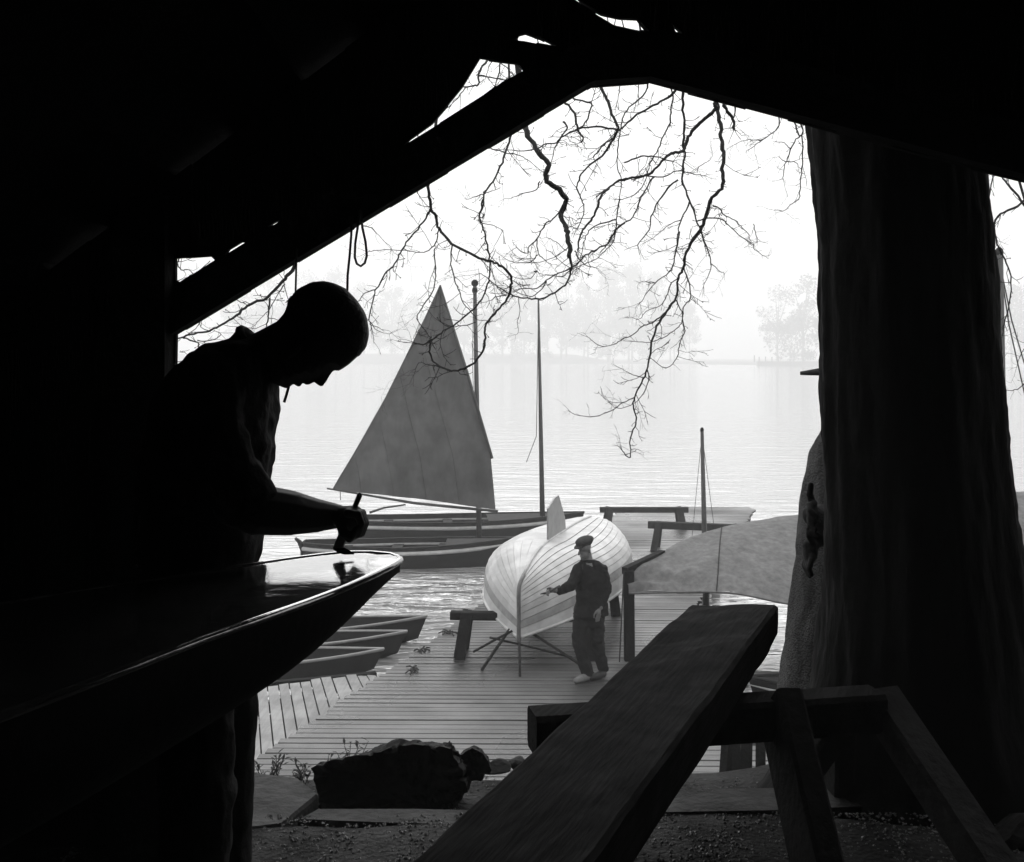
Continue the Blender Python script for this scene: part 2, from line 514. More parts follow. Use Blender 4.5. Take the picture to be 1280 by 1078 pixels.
# roof boards, both slopes, running back over the camera
def roof_slope(x0, x1, n):
    for i in range(n):
        a = x0 + (x1 - x0) * i / n; b_ = x0 + (x1 - x0) * (i + 1) / n
        ex = (b_ - a) * .04
        lift = .02 if i % 2 else 0
        za, zb = roofz(a - ex) + lift, roofz(b_ + ex) + lift
        q = [(a - ex, za), (b_ + ex, zb)]
        vv = []
        for yy in (-3.2, GY + .45):
            for (xx, zz) in q: vv += [V((xx, yy, zz)), V((xx, yy, zz + .024))]
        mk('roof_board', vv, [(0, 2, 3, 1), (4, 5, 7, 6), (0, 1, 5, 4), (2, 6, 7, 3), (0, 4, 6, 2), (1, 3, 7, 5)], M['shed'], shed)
roof_slope(-2.3, .3, 14)
roof_slope(.3, 2.9, 13)
mk('ridge_board', *g_beam((.3, -3.2, roofz(.3) - .06), (.3, GY - .1, roofz(.3) - .06), .05, .16), M['rafter'], shed)
def wall(p0, p1, ztop, n):
    p0, p1 = V(p0), V(p1)
    nn = (p1 - p0).cross(V((0, 0, 1))).normalized()
    for i in range(n):
        a = p0.lerp(p1, (i - .05) / n); b_ = p0.lerp(p1, (i + 1.05) / n)
        o = nn * (.012 if i % 2 else 0)
        vv = []
        for q in (a, b_):
            zt = ztop(q)
            for oo in (o, o + nn * .02):
                vv += [V((q.x, q.y, FL - .15)) + oo, V((q.x, q.y, zt)) + oo]
        mk('wall_board', vv, [(0, 4, 5, 1), (2, 3, 7, 6), (0, 2, 6, 4), (1, 5, 7, 3), (0, 1, 3, 2), (4, 6, 7, 5)], M['shed'], shed)
wall((-2.04, -3.1, 0), (-2.04, GY - .03, 0), lambda q: roofz(-2.04) + .01, 30)
wall((2.64, GY - .03, 0), (2.64, -3.1, 0), lambda q: roofz(2.64) + .01, 30)
wall((2.6, -3.15, 0), (-2.0, -3.15, 0), lambda q: roofz(min(2.6, max(-2, q.x))), 26)

# hanging ropes
def rope(pts, r, label):
    t = g_tube([P(x, y, GY - .11) for x, y in pts], r, 6)
    o = mk('hanging_rope', t[0], t[1], M['rope'], None, True, base=P(*pts[0], GY - .11))
    tag(o, label, 'rope', 'ropes hanging from the rafter')
rope([(440, 270), (439, 295), (437, 320), (434.5, 345), (434, 370), (434, 400)], .0035, 'long straight rope end hanging from rafter behind the bent head')
rope([(450, 262), (447, 285), (444, 305), (443.5, 322), (446, 330), (451, 333), (456, 329), (458.5, 320), (457, 303), (453, 285), (451, 262)], .0035, 'looped rope hanging from rafter beside a straight rope end')
rope([(371, 310), (370, 345), (369, 385)], .003, 'short rope end hanging above the nape of the bent man')

# ------------------------------------------------------------------ the tree and its hanging branches
TD = 3.95
tree = thing('plane_tree', P(1135, 1010, TD), 'thick dark tree trunk with bare drooping branches beside the boathouse opening', 'tree')
prof = [(-900, 960, 1170), (-500, 985, 1195), (-150, 1000, 1212), (60, 1004, 1220), (150, 1008, 1226), (220, 1015, 1231), (300, 1020, 1237), (400, 1022, 1244), (480, 1024, 1250),
        (560, 1027, 1258), (640, 1029, 1267), (700, 1029, 1274), (760, 1027, 1282), (830, 1020, 1294), (900, 1008, 1312), (960, 992, 1338), (1010, 968, 1370), (1060, 930, 1415)]
ys_ = []
for i in range(len(prof) - 1):
    a, b_ = prof[i], prof[i + 1]
    m_ = max(1, int((b_[0] - a[0]) / 7))
    for j in range(m_):
        t = j / m_; ys_.append(tuple(a[q] * (1 - t) + b_[q] * t for q in range(3)))
ys_.append(prof[-1])
rings = []
NS = 110
for (y, l_, r_) in ys_:
    c = P((l_ + r_) / 2, y, TD); R = (r_ - l_) / 2 / F * TD
    ring = []
    for k in range(NS):
        a = 2 * pi * k / NS
        q = V((cos(a), sin(a), 0))
        n1 = noise.noise((q.x * 5, q.y * 5, c.z * 1.4)) * .02 + noise.noise((q.x * 14, q.y * 14, c.z * 4)) * .011 + noise.noise((q.x * 30, q.y * 30, c.z * 22)) * .006
        flare = max(0, (y - 830) / 230) ** 2 * .09 * (sin(a * 5 + .6) )
        ring.append(c + q * (R - .016 + n1 + flare))
    rings.append(ring)
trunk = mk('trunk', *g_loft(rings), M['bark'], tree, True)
# main limbs above the roof, spreading out over the water
top = P(1070, -800, TD)
limbs = {
    'a': [P(1090, -420, TD), top, V((1.2, 5.0, CZ + 3.6)), V((.5, 6.0, CZ + 3.3)), V((-.6, 6.6, CZ + 3.1)), V((-1.8, 6.8, CZ + 2.9)), V((-3.0, 6.9, CZ + 2.5))],
    'b': [P(1100, -500, TD), V((1.7, 5.0, CZ + 3.1)), V((2.1, 6.2, CZ + 3.0)), V((2.6, 7.4, CZ + 2.8)), V((3.3, 8.4, CZ + 2.5))],
}
def smooth_poly(pts, sub=5):
    pts = [V(p) for p in pts]; out = []
    for i in range(len(pts) - 1):
        p0 = pts[max(i - 1, 0)]; p1 = pts[i]; p2 = pts[i + 1]; p3 = pts[min(i + 2, len(pts) - 1)]
        for j in range(sub):
            t = j / sub
            out.append(.5 * ((2 * p1) + (p2 - p0) * t + (2 * p0 - 5 * p1 + 4 * p2 - p3) * t * t + (3 * p1 - p0 - 3 * p2 + p3) * t ** 3))
    out.append(pts[-1]); return out
limb_pts = []
for kx, r0 in (('a', .13), ('b', .10)):
    sp = smooth_poly(limbs[kx], 8)
    limb_pts += sp[10:]
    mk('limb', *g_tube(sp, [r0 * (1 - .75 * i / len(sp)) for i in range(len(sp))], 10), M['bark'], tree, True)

CR = {'A': (520, 60, .2041), 'B': (760, 90, .2041), 'C': (520, 250, .2041), 'D': (700, 290, .2692), 'E': (380, 220, .2412), 'F': (200, 260, .2226), 'S': (0, 0, 1)}
# crop, depth, start width px, end width px, from above?, points
BR = [
 ('A', 6.0, 6.4, 5.0, 1, [(668, 480), (700, 560), (760, 650), (808, 720), (795, 820), (880, 865), (920, 930), (905, 990), (885, 1030), (905, 1075), (925, 1130), (938, 1210), (942, 1290)]),
 ('C', 6.0, 2.8, .8, 0, [(942, 330), (950, 420), (935, 490), (880, 550), (760, 605), (660, 600), (580, 580), (500, 530), (440, 480), (390, 450)]),
 ('A', 6.3, 3.6, 1.2, 1, [(1120, 225), (1165, 300), (1190, 380), (1235, 470), (1232, 510), (1210, 560), (1140, 660), (1050, 730), (1005, 790), (985, 860), (1010, 920), (1030, 980), (1010, 1070)]),
 ('A', 6.4, 2.4, 1.2, 0, [(1232, 500), (1100, 485), (1000, 498), (900, 540), (860, 580), (790, 590), (720, 625), (600, 630)]),
 ('A', 6.1, 3.0, 1.8, 1, [(905, 330), (960, 380), (980, 450), (990, 500), (1020, 545), (1015, 580)]),
 ('A', 6.1, 2.2, 1.8, 0, [(960, 310), (1070, 340), (1060, 400), (1035, 460), (995, 498)]),
 ('A', 6.2, 2.4, .8, 0, [(900, 450), (925, 490), (890, 540), (850, 610), (830, 690), (800, 740)]),
 ('A', 5.8, 2.6, 1.6, 1, [(580, 540), (555, 620), (530, 700), (470, 820), (420, 890), (408, 980), (388, 1030), (395, 1075)]),
 ('C', 5.8, 2.2, 1.7, 0, [(410, 0), (400, 60), (388, 115), (415, 180), (430, 260), (448, 340), (452, 440), (440, 520), (400, 610), (350, 670), (270, 740), (190, 790), (120, 840), (60, 880), (10, 885)]),
 ('A', 5.8, 1.4, .6, 0, [(422, 890), (360, 912), (310, 930)]),
 ('A', 6.2, 1.6, .5, 0, [(755, 820), (735, 870), (660, 890), (600, 915), (540, 928)]),
 ('A', 5.9, 1.6, .6, 0, [(450, 610), (540, 640), (640, 660), (700, 700), (780, 765)]),
 ('A', 6.0, 2.0, 1.0, 0, [(900, 960), (840, 1050), (790, 1080), (740, 1170), (690, 1220), (680, 1260), (615, 1225)]),
 ('C', 6.0, 1.6, .6, 0, [(740, 245), (748, 330), (790, 370), (830, 398)]),
 ('C', 6.0, 1.5, .5, 0, [(748, 335), (700, 380), (640, 388), (570, 375), (500, 325)]),
 ('E', 5.6, 3.6, 2.0, 1, [(643, 40), (650, 110), (660, 170), (690, 225), (700, 275), (765, 350), (860, 405), (950, 440), (1000, 455), (1050, 490), (1075, 530), (1070, 580), (1050, 640), (1000, 700), (950, 760), (940, 800), (935, 880), (900, 950), (850, 990), (780, 1010), (720, 995), (670, 960), (650, 910), (655, 870)]),
 ('E', 5.6, 2.4, 1.2, 0, [(655, 165), (630, 220), (590, 275), (530, 345), (500, 400), (470, 455), (420, 510), (390, 565), (370, 595), (355, 660), (340, 740), (345, 770)]),
 ('E', 5.6, 1.3, .7, 0, [(370, 592), (310, 610), (290, 645), (270, 655)]),
 ('E', 5.6, 1.2, .5, 0, [(345, 760), (380, 800), (440, 822)]),
 ('E', 5.7, 1.6, .7, 0, [(697, 275), (690, 320), (665, 370), (620, 395), (540, 390), (460, 382), (380, 385), (330, 395)]),
 ('E', 5.7, 1.6, 1.0, 0, [(675, 375), (680, 440), (682, 500), (670, 590), (620, 670), (590, 720), (590, 750), (640, 820), (660, 850)]),
 ('E', 5.7, 1.7, .7, 0, [(765, 358), (760, 440), (775, 520), (800, 590), (830, 660), (880, 720), (900, 748), (950, 750)]),
 ('E', 5.6, 1.3, .6, 1, [(585, 85), (610, 120), (645, 160)]),
 ('E', 5.6, 1.2, .5, 0, [(310, 262), (350, 270), (400, 325), (450, 370)]),
 ('E', 5.6, 1.3, .5, 0, [(720, 995), (680, 985), (630, 975), (595, 970), (570, 1030)]),
 ('E', 5.6, 1.2, .5, 0, [(1050, 620), (990, 630), (960, 650), (920, 655)]),
 ('E', 5.6, 1.2, .5, 0, [(890, 760), (830, 775), (770, 780), (710, 760), (670, 730), (640, 690)]),
 ('F', 5.6, 4.4, 1.6, 1, [(760, 320), (720, 380), (690, 410), (640, 465), (600, 505), (490, 550), (430, 605), (340, 660), (260, 695), (170, 710), (100, 735), (40, 760)]),
 ('F', 5.6, 2.4, 1.3, 0, [(612, 505), (612, 590), (600, 650), (592, 700)]),
 ('F', 5.6, 1.8, 1.0, 0, [(130, 730), (210, 755), (215, 780), (195, 820), (150, 860), (100, 862)]),
 ('F', 5.6, 1.3, .6, 0, [(210, 745), (290, 745), (340, 710), (310, 690)]),
 ('F', 5.6, 1.3, .6, 0, [(700, 430), (660, 490), (620, 560), (570, 620), (530, 660)]),
 ('F', 5.6, 1.2, .6, 0, [(690, 400), (710, 480), (730, 550)]),
 ('F', 5.6, 1.3, .5, 0, [(420, 515), (470, 535), (492, 550)]),
 # right group
 ('B', 6.6, 3.2, 1.6, 1, [(415, 105), (380, 150), (300, 195), (200, 250), (120, 315), (60, 370), (20, 410), (-40, 460), (-90, 520)]),
 ('B', 6.8, 3.4, 1.7, 1, [(460, 115), (460, 230), (470, 350), (460, 450), (470, 520), (455, 650), (500, 790), (540, 900), (575, 990), (595, 1070)]),
 ('B', 6.8, 4.4, 2.6, 1, [(655, 200), (650, 235), (590, 290), (540, 335), (490, 400), (468, 470), (455, 490), (400, 495), (340, 535), (290, 600), (210, 640), (90, 660), (30, 690), (-30, 740)]),
 ('B', 6.8, 4.8, 3.8, 1, [(668, 180), (675, 260), (690, 350), (700, 450), (712, 530), (698, 620), (705, 695), (640, 770), (600, 890), (560, 970), (500, 1060)]),
 ('D', 6.8, 3.2, 1.2, 0, [(645, 0), (605, 60), (578, 130), (570, 180), (548, 215), (540, 300), (495, 370), (450, 440), (425, 510), (415, 590), (405, 640), (380, 700), (345, 770), (340, 820), (355, 880), (335, 930), (325, 980), (330, 1020), (322, 1048), (290, 1020)]),
 ('D', 6.8, 1.6, .6, 0, [(490, 372), (430, 420), (380, 440), (340, 475), (290, 500), (250, 525), (190, 530), (150, 505), (132, 488)]),
 ('D', 6.8, 1.4, .5, 0, [(345, 770), (290, 795), (240, 830), (160, 858), (80, 852), (40, 830)]),
 ('D', 6.8, 1.3, .6, 0, [(405, 640), (410, 690), (380, 760), (330, 805), (270, 820), (240, 805)]),
 ('D', 6.8, 1.1, .5, 0, [(385, 675), (340, 665), (288, 638)]),
 ('D', 6.8, 1.6, .8, 0, [(575, 170), (600, 240), (605, 310), (575, 350), (570, 410), (578, 460), (555, 520), (545, 580), (515, 622), (475, 628), (425, 590)]),
 ('D', 6.8, 1.4, .7, 0, [(538, 315), (565, 370), (568, 415), (540, 450), (480, 490), (420, 512), (350, 508)]),
 ('D', 6.8, 1.4, .6, 0, [(548, 215), (510, 250), (495, 300), (460, 345), (400, 370), (370, 405), (325, 395)]),
 ('D', 6.8, 2.0, .8, 0, [(553, 0), (540, 80), (525, 160), (505, 190), (440, 240), (405, 280), (372, 332)]),
 ('D', 6.8, 1.2, .5, 0, [(440, 238), (400, 232), (370, 235)]),
 ('D', 6.8, 1.9, .7, 0, [(655, 0), (680, 70), (700, 130), (695, 190), (665, 250)]),
 ('D', 6.8, 1.1, .5, 0, [(702, 150), (740, 180), (765, 192)]),
 ('B', 6.8, 2.0, 1.0, 0, [(500, 800), (450, 900), (430, 980), (420, 1080)]),
 ('B', 6.7, 1.2, .5, 0, [(450, 905), (370, 940), (300, 1000), (220, 1050)]),
 ('B', 6.7, 2.2, 1.2, 0, [(430, 660), (370, 710), (300, 810), (265, 890), (250, 970), (180, 1060)]),
 ('B', 6.7, 2.2, 1.2, 0, [(280, 640), (240, 710), (190, 790), (155, 890), (80, 935), (30, 990), (-20, 1080)]),
 ('B', 6.6, 1.8, .9, 0, [(90, 660), (200, 640), (340, 645), (420, 605), (520, 625), (590, 635)]),
 ('B', 6.6, 1.2, .5, 0, [(545, 615), (560, 580), (620, 540), (640, 510)]),
 ('B', 6.6, 1.8, .7, 0, [(640, 820), (680, 830), (710, 875), (780, 910), (810, 945), (860, 990), (862, 1020)]),
 ('B', 6.6, 1.8, .7, 0, [(545, 920), (600, 895), (690, 900), (740, 940), (800, 1000), (880, 1050), (900, 1090), (960, 1130)]),
 ('B', 6.6, 1.1, .4, 0, [(890, 930), (905, 1000), (915, 1045), (880, 1045)]),
 ('B', 6.5, 2.0, .8, 1, [(245, 60), (235, 110), (200, 160), (130, 220), (90, 290), (75, 360), (60, 480), (60, 590), (80, 660), (75, 760), (55, 870), (45, 980), (10, 1060)]),
 ('B', 6.5, 1.3, .6, 1, [(185, 60), (185, 140), (190, 200)]),
 ('B', 6.5, 1.3, .6, 1, [(70, 75), (65, 150), (40, 230)]),
 ('B', 6.5, 2.0, .8, 1, [(400, 150), (385, 230), (380, 310), (340, 390), (310, 470), (260, 560), (240, 630), (190, 730), (100, 780), (40, 780)]),
 ('B', 6.6, 2.0, 1.4, 0, [(100, 555), (200, 520), (290, 520), (390, 550)]),
 ('B', 6.7, 4.0, 3.2, 1, [(710, 190), (720, 230), (765, 290), (770, 355)]),
 ('B', 6.7, 2.0, 1.2, 1, [(778, 200), (775, 260), (762, 300)]),
 ('B', 6.7, 1.6, .6, 1, [(1045, 275), (1040, 340), (960, 410), (900, 420), (850, 415), (770, 450)]),
 ('B', 6.7, 1.4, .5, 0, [(960, 410), (900, 450), (845, 488)]),
 ('B', 6.2, 2.2, .8, 1, [(1140, 295), (1160, 370), (1190, 410), (1190, 520), (1185, 620), (1175, 740), (1165, 780), (1070, 855)]),
 ('B', 6.2, 2.0, .8, 1, [(1180, 305), (1190, 380), (1140, 430), (1100, 530), (1075, 600), (1072, 660)]),
 ('B', 6.2, 1.3, .5, 0, [(1115, 470), (1080, 435), (1030, 428)]),
 ('B', 6.2, 1.3, .5, 0, [(1090, 552), (1150, 555), (1170, 600)]),
 ('B', 6.2, 1.1, .4, 0, [(1085, 550), (1050, 525), (1020, 520)]),
 ('C', 6.3, 3.0, 2.0, 0, [(1185, -70), (1150, -45), (1120, 0), (1100, 80), (1060, 140), (1020, 190), (1000, 240), (990, 310)]),
 ('C', 6.4, 2.2, 1.2, 0, [(1274, 140), (1220, 190), (1180, 265), (1110, 300), (1040, 340), (980, 400), (900, 440), (850, 460), (800, 495), (740, 540), (640, 545)]),
 ('C', 6.4, 1.6, .8, 0, [(1245, 0), (1230, 100), (1222, 200), (1200, 270), (1140, 330), (1090, 370), (1010, 400), (955, 425)]),
 ('C', 6.4, 1.7, .9, 0, [(1225, 120), (1130, 145), (1060, 190), (1030, 260), (1005, 370)]),
 ('C', 6.2, 1.6, .8, 0, [(975, 310), (1000, 365), (1050, 405), (1100, 415)]),
 ('C', 6.2, 1.4, .6, 0, [(800, 495), (760, 560), (700, 590), (610, 560), (590, 530)]),
 ('C', 6.2, 1.4, .6, 0, [(945, 425), (900, 470), (840, 460), (780, 460), (740, 440)]),
 ('C', 6.2, 1.3, .6, 0, [(720, 440), (740, 440), (700, 480), (650, 485), (580, 470)]),
 ('C', 6.1, 1.2, .5, 0, [(700, 520), (640, 520), (580, 490), (520, 440), (460, 385)]),
 ('C', 6.1, 1.0, .4, 0, [(625, 590), (635, 680), (620, 750), (630, 800), (612, 828)]),
 ('C', 6.2, 1.2, .5, 0, [(940, 290), (880, 330), (800, 370), (720, 385), (650, 370)]),
 ('C', 6.2, 1.2, .5, 0, [(920, 310), (860, 260), (800, 228)]),
 # behind the rafter, in the roof gaps
 ('A', 6.0, 2.8, 1.6, 1, [(440, 70), (400, 130), (380, 165), (385, 220), (350, 235), (280, 238)]),
 ('A', 6.0, 2.0, 1.2, 0, [(385, 170), (460, 180), (530, 195), (600, 190)]),
 ('A', 6.0, 2.0, 1.0, 1, [(515, 75), (508, 150), (495, 200), (480, 250)]),
 ('A', 6.0, 1.4, .8, 1, [(480, 70), (450, 110), (430, 170)]),
 ('A', 6.0, 1.4, .8, 1, [(520, 90), (570, 140), (600, 170)]),
 ('A', 6.0, 1.6, .7, 0, [(310, 240), (260, 300), (200, 360), (120, 410), (50, 480)]),
 ('F', 6.0, 1.8, .8, 1, [(110, 285), (95, 310), (120, 350), (160, 345), (190, 380)]),
 ('F', 6.0, 1.2, .6, 0, [(280, 300), (230, 345), (150, 390), (90, 410)]),
 ('S', 6.0, 1.8, .9, 1, [(852, 20), (852, 45), (860, 60)]),
 ('S', 6.0, 1.6, .8, 1, [(668, 30), (672, 52), (680, 70)]),
 ('S', 6.0, 1.6, .8, 1, [(770, 5), (768, 30), (760, 50)]),
 # right of the trunk
 ('S', 6.0, 3.4, 1.6, 1, [(1285, 262), (1268, 240), (1256, 226), (1250, 216)]),
 ('S', 6.0, 2.8, 1.4, 0, [(1290, 240), (1272, 258), (1250, 268), (1243, 280), (1247, 305), (1256, 325), (1263, 345), (1262, 380), (1255, 405)]),
 ('S', 6.0, 1.6, .8, 1, [(1242, 210), (1238, 240), (1236, 270), (1246, 300)]),
 ('S', 6.0, 1.4, .5, 0, [(1290, 470), (1275, 485), (1262, 488), (1250, 484)]),
 ('S', 6.0, 1.2, .5, 0, [(1290, 420), (1278, 440), (1270, 460)]),
]
def twigs(mb, pts, rad, amt, rng):
    """short side shoots with buds along a branch"""
    acc = 0
    nxt = rng.uniform(.02, .06) / amt
    for i in range(1, len(pts)):
        seg = (pts[i] - pts[i - 1]); L = seg.length
        acc += L
        if acc > nxt:
            acc = 0; nxt = rng.uniform(.014, .055) / amt
            t = seg.normalized()
            side = V((rng.uniform(-1, 1), rng.uniform(-1, 1) * .6, rng.uniform(-1, .7)))
            dr = (t * rng.uniform(.1, .8) + side).normalized()
            l = rng.uniform(.015, .10) * (2.6 if rng.random() < .16 else 1)
            p = pts[i].copy(); pp = [p.copy()]
            n = 3
            for j in range(n):
                dr = (dr + V((rng.uniform(-.5, .5), rng.uniform(-.4, .4), rng.uniform(-.4, .5)))).normalized()
                p = p + dr * l / n; pp.append(p.copy())
            r0 = min(rad[i] * .5, .0022)
            mb.add(g_tube(pp, [r0, r0 * .85, r0 * .7, r0 * .6], 4))
            if rng.random() < .5: mb.add(g_ball(pp[-1], r0 * 1.7, n=5, m=4))
            if l > .13:
                for u_ in (.4, .6, .8, .95):
                    q = pp[0].lerp(pp[1], u_ * 3) if u_ < .34 else (pp[1].lerp(pp[2], (u_ - .33) * 3) if u_ < .67 else pp[2].lerp(pp[3], (u_ - .67) * 3))
                    d3 = (dr + V((rng.uniform(-1.3, 1.3), rng.uniform(-.6, .6), rng.uniform(-1.3, 1)))).normalized() * rng.uniform(.02, .05)
                    mb.add(g_tube([q, q + d3 * .6, q + d3 + V((0, 0, rng.uniform(-.006, .01)))], [r0 * .75, r0 * .65, r0 * .5], 4))
            if l > .07:
                q = pp[2]; d2 = (dr + V((rng.uniform(-1, 1), 0, rng.uniform(-1, 1)))).normalized()
                mb.add(g_tube([q, q + d2 * l * .3, q + d2 * l * .45 + V((0, 0, .006))], [r0 * .8, r0 * .7, r0 * .5], 4))
rng = random.Random(11)
for (cr, d, w0, w1, above, pts) in BR:
    ox, oy, s = CR[cr]
    px = [(ox + x * s, oy + y * s) for x, y in pts]
    n = len(px); ph = rng.uniform(0, 6)
    wp = [P(x, y, d + .12 * sin(ph + i * .7)) for i, (x, y) in enumerate(px)]
    sp = smooth_poly(wp, 4)
    m_ = len(sp)
    rad = [(w0 + (w1 - w0) * i / (m_ - 1)) * d / F / 2 * 1.06 for i in range(m_)]
    sp = [p + V((rng.uniform(-1, 1), rng.uniform(-1, 1), rng.uniform(-1, 1))) * (rad[i] * .35 + .0022) for i, p in enumerate(sp)]
    rad = [r * rng.uniform(.9, 1.15) for r in rad]
    if above:
        tgt = min(limb_pts, key=lambda q: (q - sp[0]).length)
        e = []
        for t in (1.0, .75, .5, .25):
            q = sp[0].lerp(tgt, t); q.z += .25 * sin(pi * t) * .5; q.x += .08 * sin(5 * t + ph) * (1 - t)
            e.append(q)
        sp = e + sp; rad = [rad[0] * 1.5, rad[0] * 1.35, rad[0] * 1.2, rad[0] * 1.08] + rad
    b = MB()
    b.add(g_tube(sp, rad, 6))
    twigs(b, sp[4:] if above else sp, rad[4:] if above else rad, 1.0, rng)
    for e_ in range(3):        # fine forking shoots at the tip
        dr = (sp[-1] - sp[-3]).normalized()
        dr = (dr + V((rng.uniform(-.9, .9), rng.uniform(-.5, .5), rng.uniform(-.9, .9)))).normalized(); l = rng.uniform(.03, .11)
        q = sp[-1]; r0 = min(rad[-1] * .7, .002)
        bend = V((rng.uniform(-.3, .3), 0, rng.uniform(-.3, .3))) * l
        tp_ = [q, q + dr * l * .5 + bend * .3, q + dr * l + bend]
        b.add(g_tube(tp_, [r0, r0 * .8, r0 * .5], 4))
        twigs(b, smooth_poly(tp_, 4), [r0] * 9, 1.4, rng)
    b.build('branch', M['twig'], tree, False)

# ------------------------------------------------------------------ the boat being varnished
BZ = CZ - .45
R_ = [(500, 698), (490, 705), (455, 722), (400, 745), (330, 770), (250, 798), (120, 848), (0, 893)]
Rw = [G(x, y, BZ) for x, y in R_] + [V((-.86, .85, BZ)), V((-1.02, .3, BZ)), V((-1.2, -.5, BZ)), V((-1.42, -1.2, BZ))]
L_ = [(500, 698), (496, 694), (478, 691.5), (438, 690), (375, 697), (320, 705)]
Lw = [G(x, y, BZ) for x, y in L_] + [V((-.85, 2.12, BZ)), V((-1.12, 1.78, BZ)), V((-1.33, 1.35, BZ)), V((-1.5, .8, BZ)), V((-1.58, .1, BZ)), V((-1.58, -1.1, BZ))]
def resample(pts, n, pw=1.0):
    pts = smooth_poly(pts, 6); L = [0]
    for i in range(1, len(pts)): L.append(L[-1] + (pts[i] - pts[i - 1]).length)
    out = []
    for k in range(n):
        s = L[-1] * (k / (n - 1)) ** pw
        i = max(j for j in range(len(L)) if L[j] <= s + 1e-9); i = min(i, len(pts) - 2)
        t = (s - L[i]) / max(1e-9, L[i + 1] - L[i]); out.append(pts[i].lerp(pts[i + 1], t))
    return out
NB = 34
Rr, Lr = resample(Rw, NB, 1.5), resample(Lw, NB, 1.5)
vboat = thing('dinghy', V((-.9, 1.2, FL)), 'decked dinghy with wet glossy varnished foredeck raised on trestles', 'boat')
rings = []
for i in range(NB):
    mid = (Rr[i] + Lr[i]) / 2; s = (mid - Rr[0]).length
    dep = .018 + .27 * (1 - math.exp(-s / .52)) if s < 9 else .3
    ring = []
    for k in range(17):
        a = pi * k / 16
        x = cos(a); e = (1 - sin(a) ** 1.0)
        wv = math.copysign(abs(x) ** .75, x)
        ring.append(mid + (Rr[i] - mid) * wv - V((0, 0, .012 + dep * sin(a) ** .9)))
    rings.append(ring)
hv, hf = g_loft(rings, False, False)
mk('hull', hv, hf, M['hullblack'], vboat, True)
# transom
mk('transom', rings[-1], [tuple(range(17))], M['hulldark'], vboat)
# deck with a cockpit opening
ck_px = [(396, 741), (380, 734), (352, 727), (338, 728), (362, 722), (340, 718), (300, 722)]
ckL = [V((-.98, 1.42, BZ)), V((-1.08, 1.36, BZ)), V((-1.2, 1.1, BZ)), V((-1.33, .7, BZ)), V((-1.38, .1, BZ)), V((-1.38, -.5, BZ))]
ckR = [V((-1.24, -.3, BZ)), V((-1.08, .3, BZ)), V((-.97, .75, BZ)), V((-.9, 1.05, BZ)), V((-.9, 1.3, BZ))]
cock = ckL + ckR
def crown(p):           # deck camber
    i = min(range(NB), key=lambda k: ((Rr[k] + Lr[k]) / 2 - p).length)
    mid = (Rr[i] + Lr[i]) / 2; h = max(.02, (Rr[i] - mid).length)
    q = min(1, (p - mid).length / h)
    return .003 * (1 - q * q) + .0012 * noise.noise((p.x * 9, p.y * 9, 0))
dbm = bmesh.new(); edges = []
for loop in ([p for p in Rr] + [p for p in reversed(Lr[1:])], smooth_poly(cock + [cock[0]], 3)[:-1]):
    bv = [dbm.verts.new((p.x, p.y, 0)) for p in loop]
    edges += [dbm.edges.new((bv[i], bv[(i + 1) % len(bv)])) for i in range(len(bv))]
bmesh.ops.triangle_fill(dbm, use_beauty=True, edges=edges)
bmesh.ops.subdivide_edges(dbm, edges=[e for e in dbm.edges if e.calc_length() > .12], cuts=2, use_grid_fill=True)
bmesh.ops.triangulate(dbm, faces=dbm.faces)
dbm.verts.index_update()
dv = [V((v.co.x, v.co.y, BZ)) for v in dbm.verts]
for p in dv: p.z += crown(p)
mk('deck', dv, [tuple(v.index for v in f.verts) for f in dbm.faces], M['varnish'], vboat, True)
dbm.free()
cs = smooth_poly(cock + [cock[0]], 3)
cb = MB()
for i in range(len(cs) - 1):
    cb.add(g_beam(cs[i] + V((0, 0, .012)), cs[i + 1] + V((0, 0, .012)), .014, .04))
cb.build('coaming', M['hulldark'], vboat)
n = len(cs) - 1
cent = sum(cs[:-1], V()) / n
mk('cockpit_floor', [p.lerp(cent, .04) - V((0, 0, .2)) for p in cs[:-1]] + [p - V((0, 0, .0)) for p in cs[:-1]],
   [tuple(range(n))] + [(i, (i + 1) % n, n + (i + 1) % n, n + i) for i in range(n)], M['hulldark'], vboat)
gt = [p + V((0, 0, -.004)) for p in reversed(Lr[1:])] + [p + V((0, 0, -.004)) for p in Rr]
mk('gunwale', *g_tube(gt, .008, 8), M['varnish'], vboat, True)
mk('keel', *g_tube([r[8] - V((0, 0, .01)) for r in rings[4:]], .016, 6), M['hulldark'], vboat)

def sawhorse(name, c, ang, length, height, w, label, m, group=None, splay=.22, legw=.09, barh=.12, cat='trestle', brace=True, mb=None):
    c = V(c); d = V((cos(ang), sin(ang), 0)); s = V((-sin(ang), cos(ang), 0))
    t = thing(name, c, label, cat, group)
    zt = c.z + height
    mk('top_bar', *g_beam(c + V((0, 0, height - barh / 2)) - d * length / 2, c + V((0, 0, height - barh / 2)) + d * length / 2, w, barh, bev=.012), m, t)
    for e in (-1, 1):
        for q in (-1, 1):
            a = c + d * e * (length / 2 - .22) + s * q * (w / 2 + legw * .26) + V((0, 0, height - .02))
            b_ = c + d * e * (length / 2 - .14) + s * q * splay
            mk('leg', *g_beam(a, b_, legw, legw * .55, up=s, bev=.008), m, t)
        if brace:
            z = .35 * height; k_ = w / 2 + (splay - w / 2) * (1 - .35)
            a = c + d * e * (length / 2 - .17) + V((0, 0, z))
            mk('brace', *g_beam(a - s * k_, a + s * k_, .03, .07), m, t)
    return t
sawhorse('trestle', (-1.02, 1.05, FL), 2.55, 1.0, BZ - FL - .375, .1, 'low dark trestle under the varnished dinghy', M['darkwood'], splay=.2)
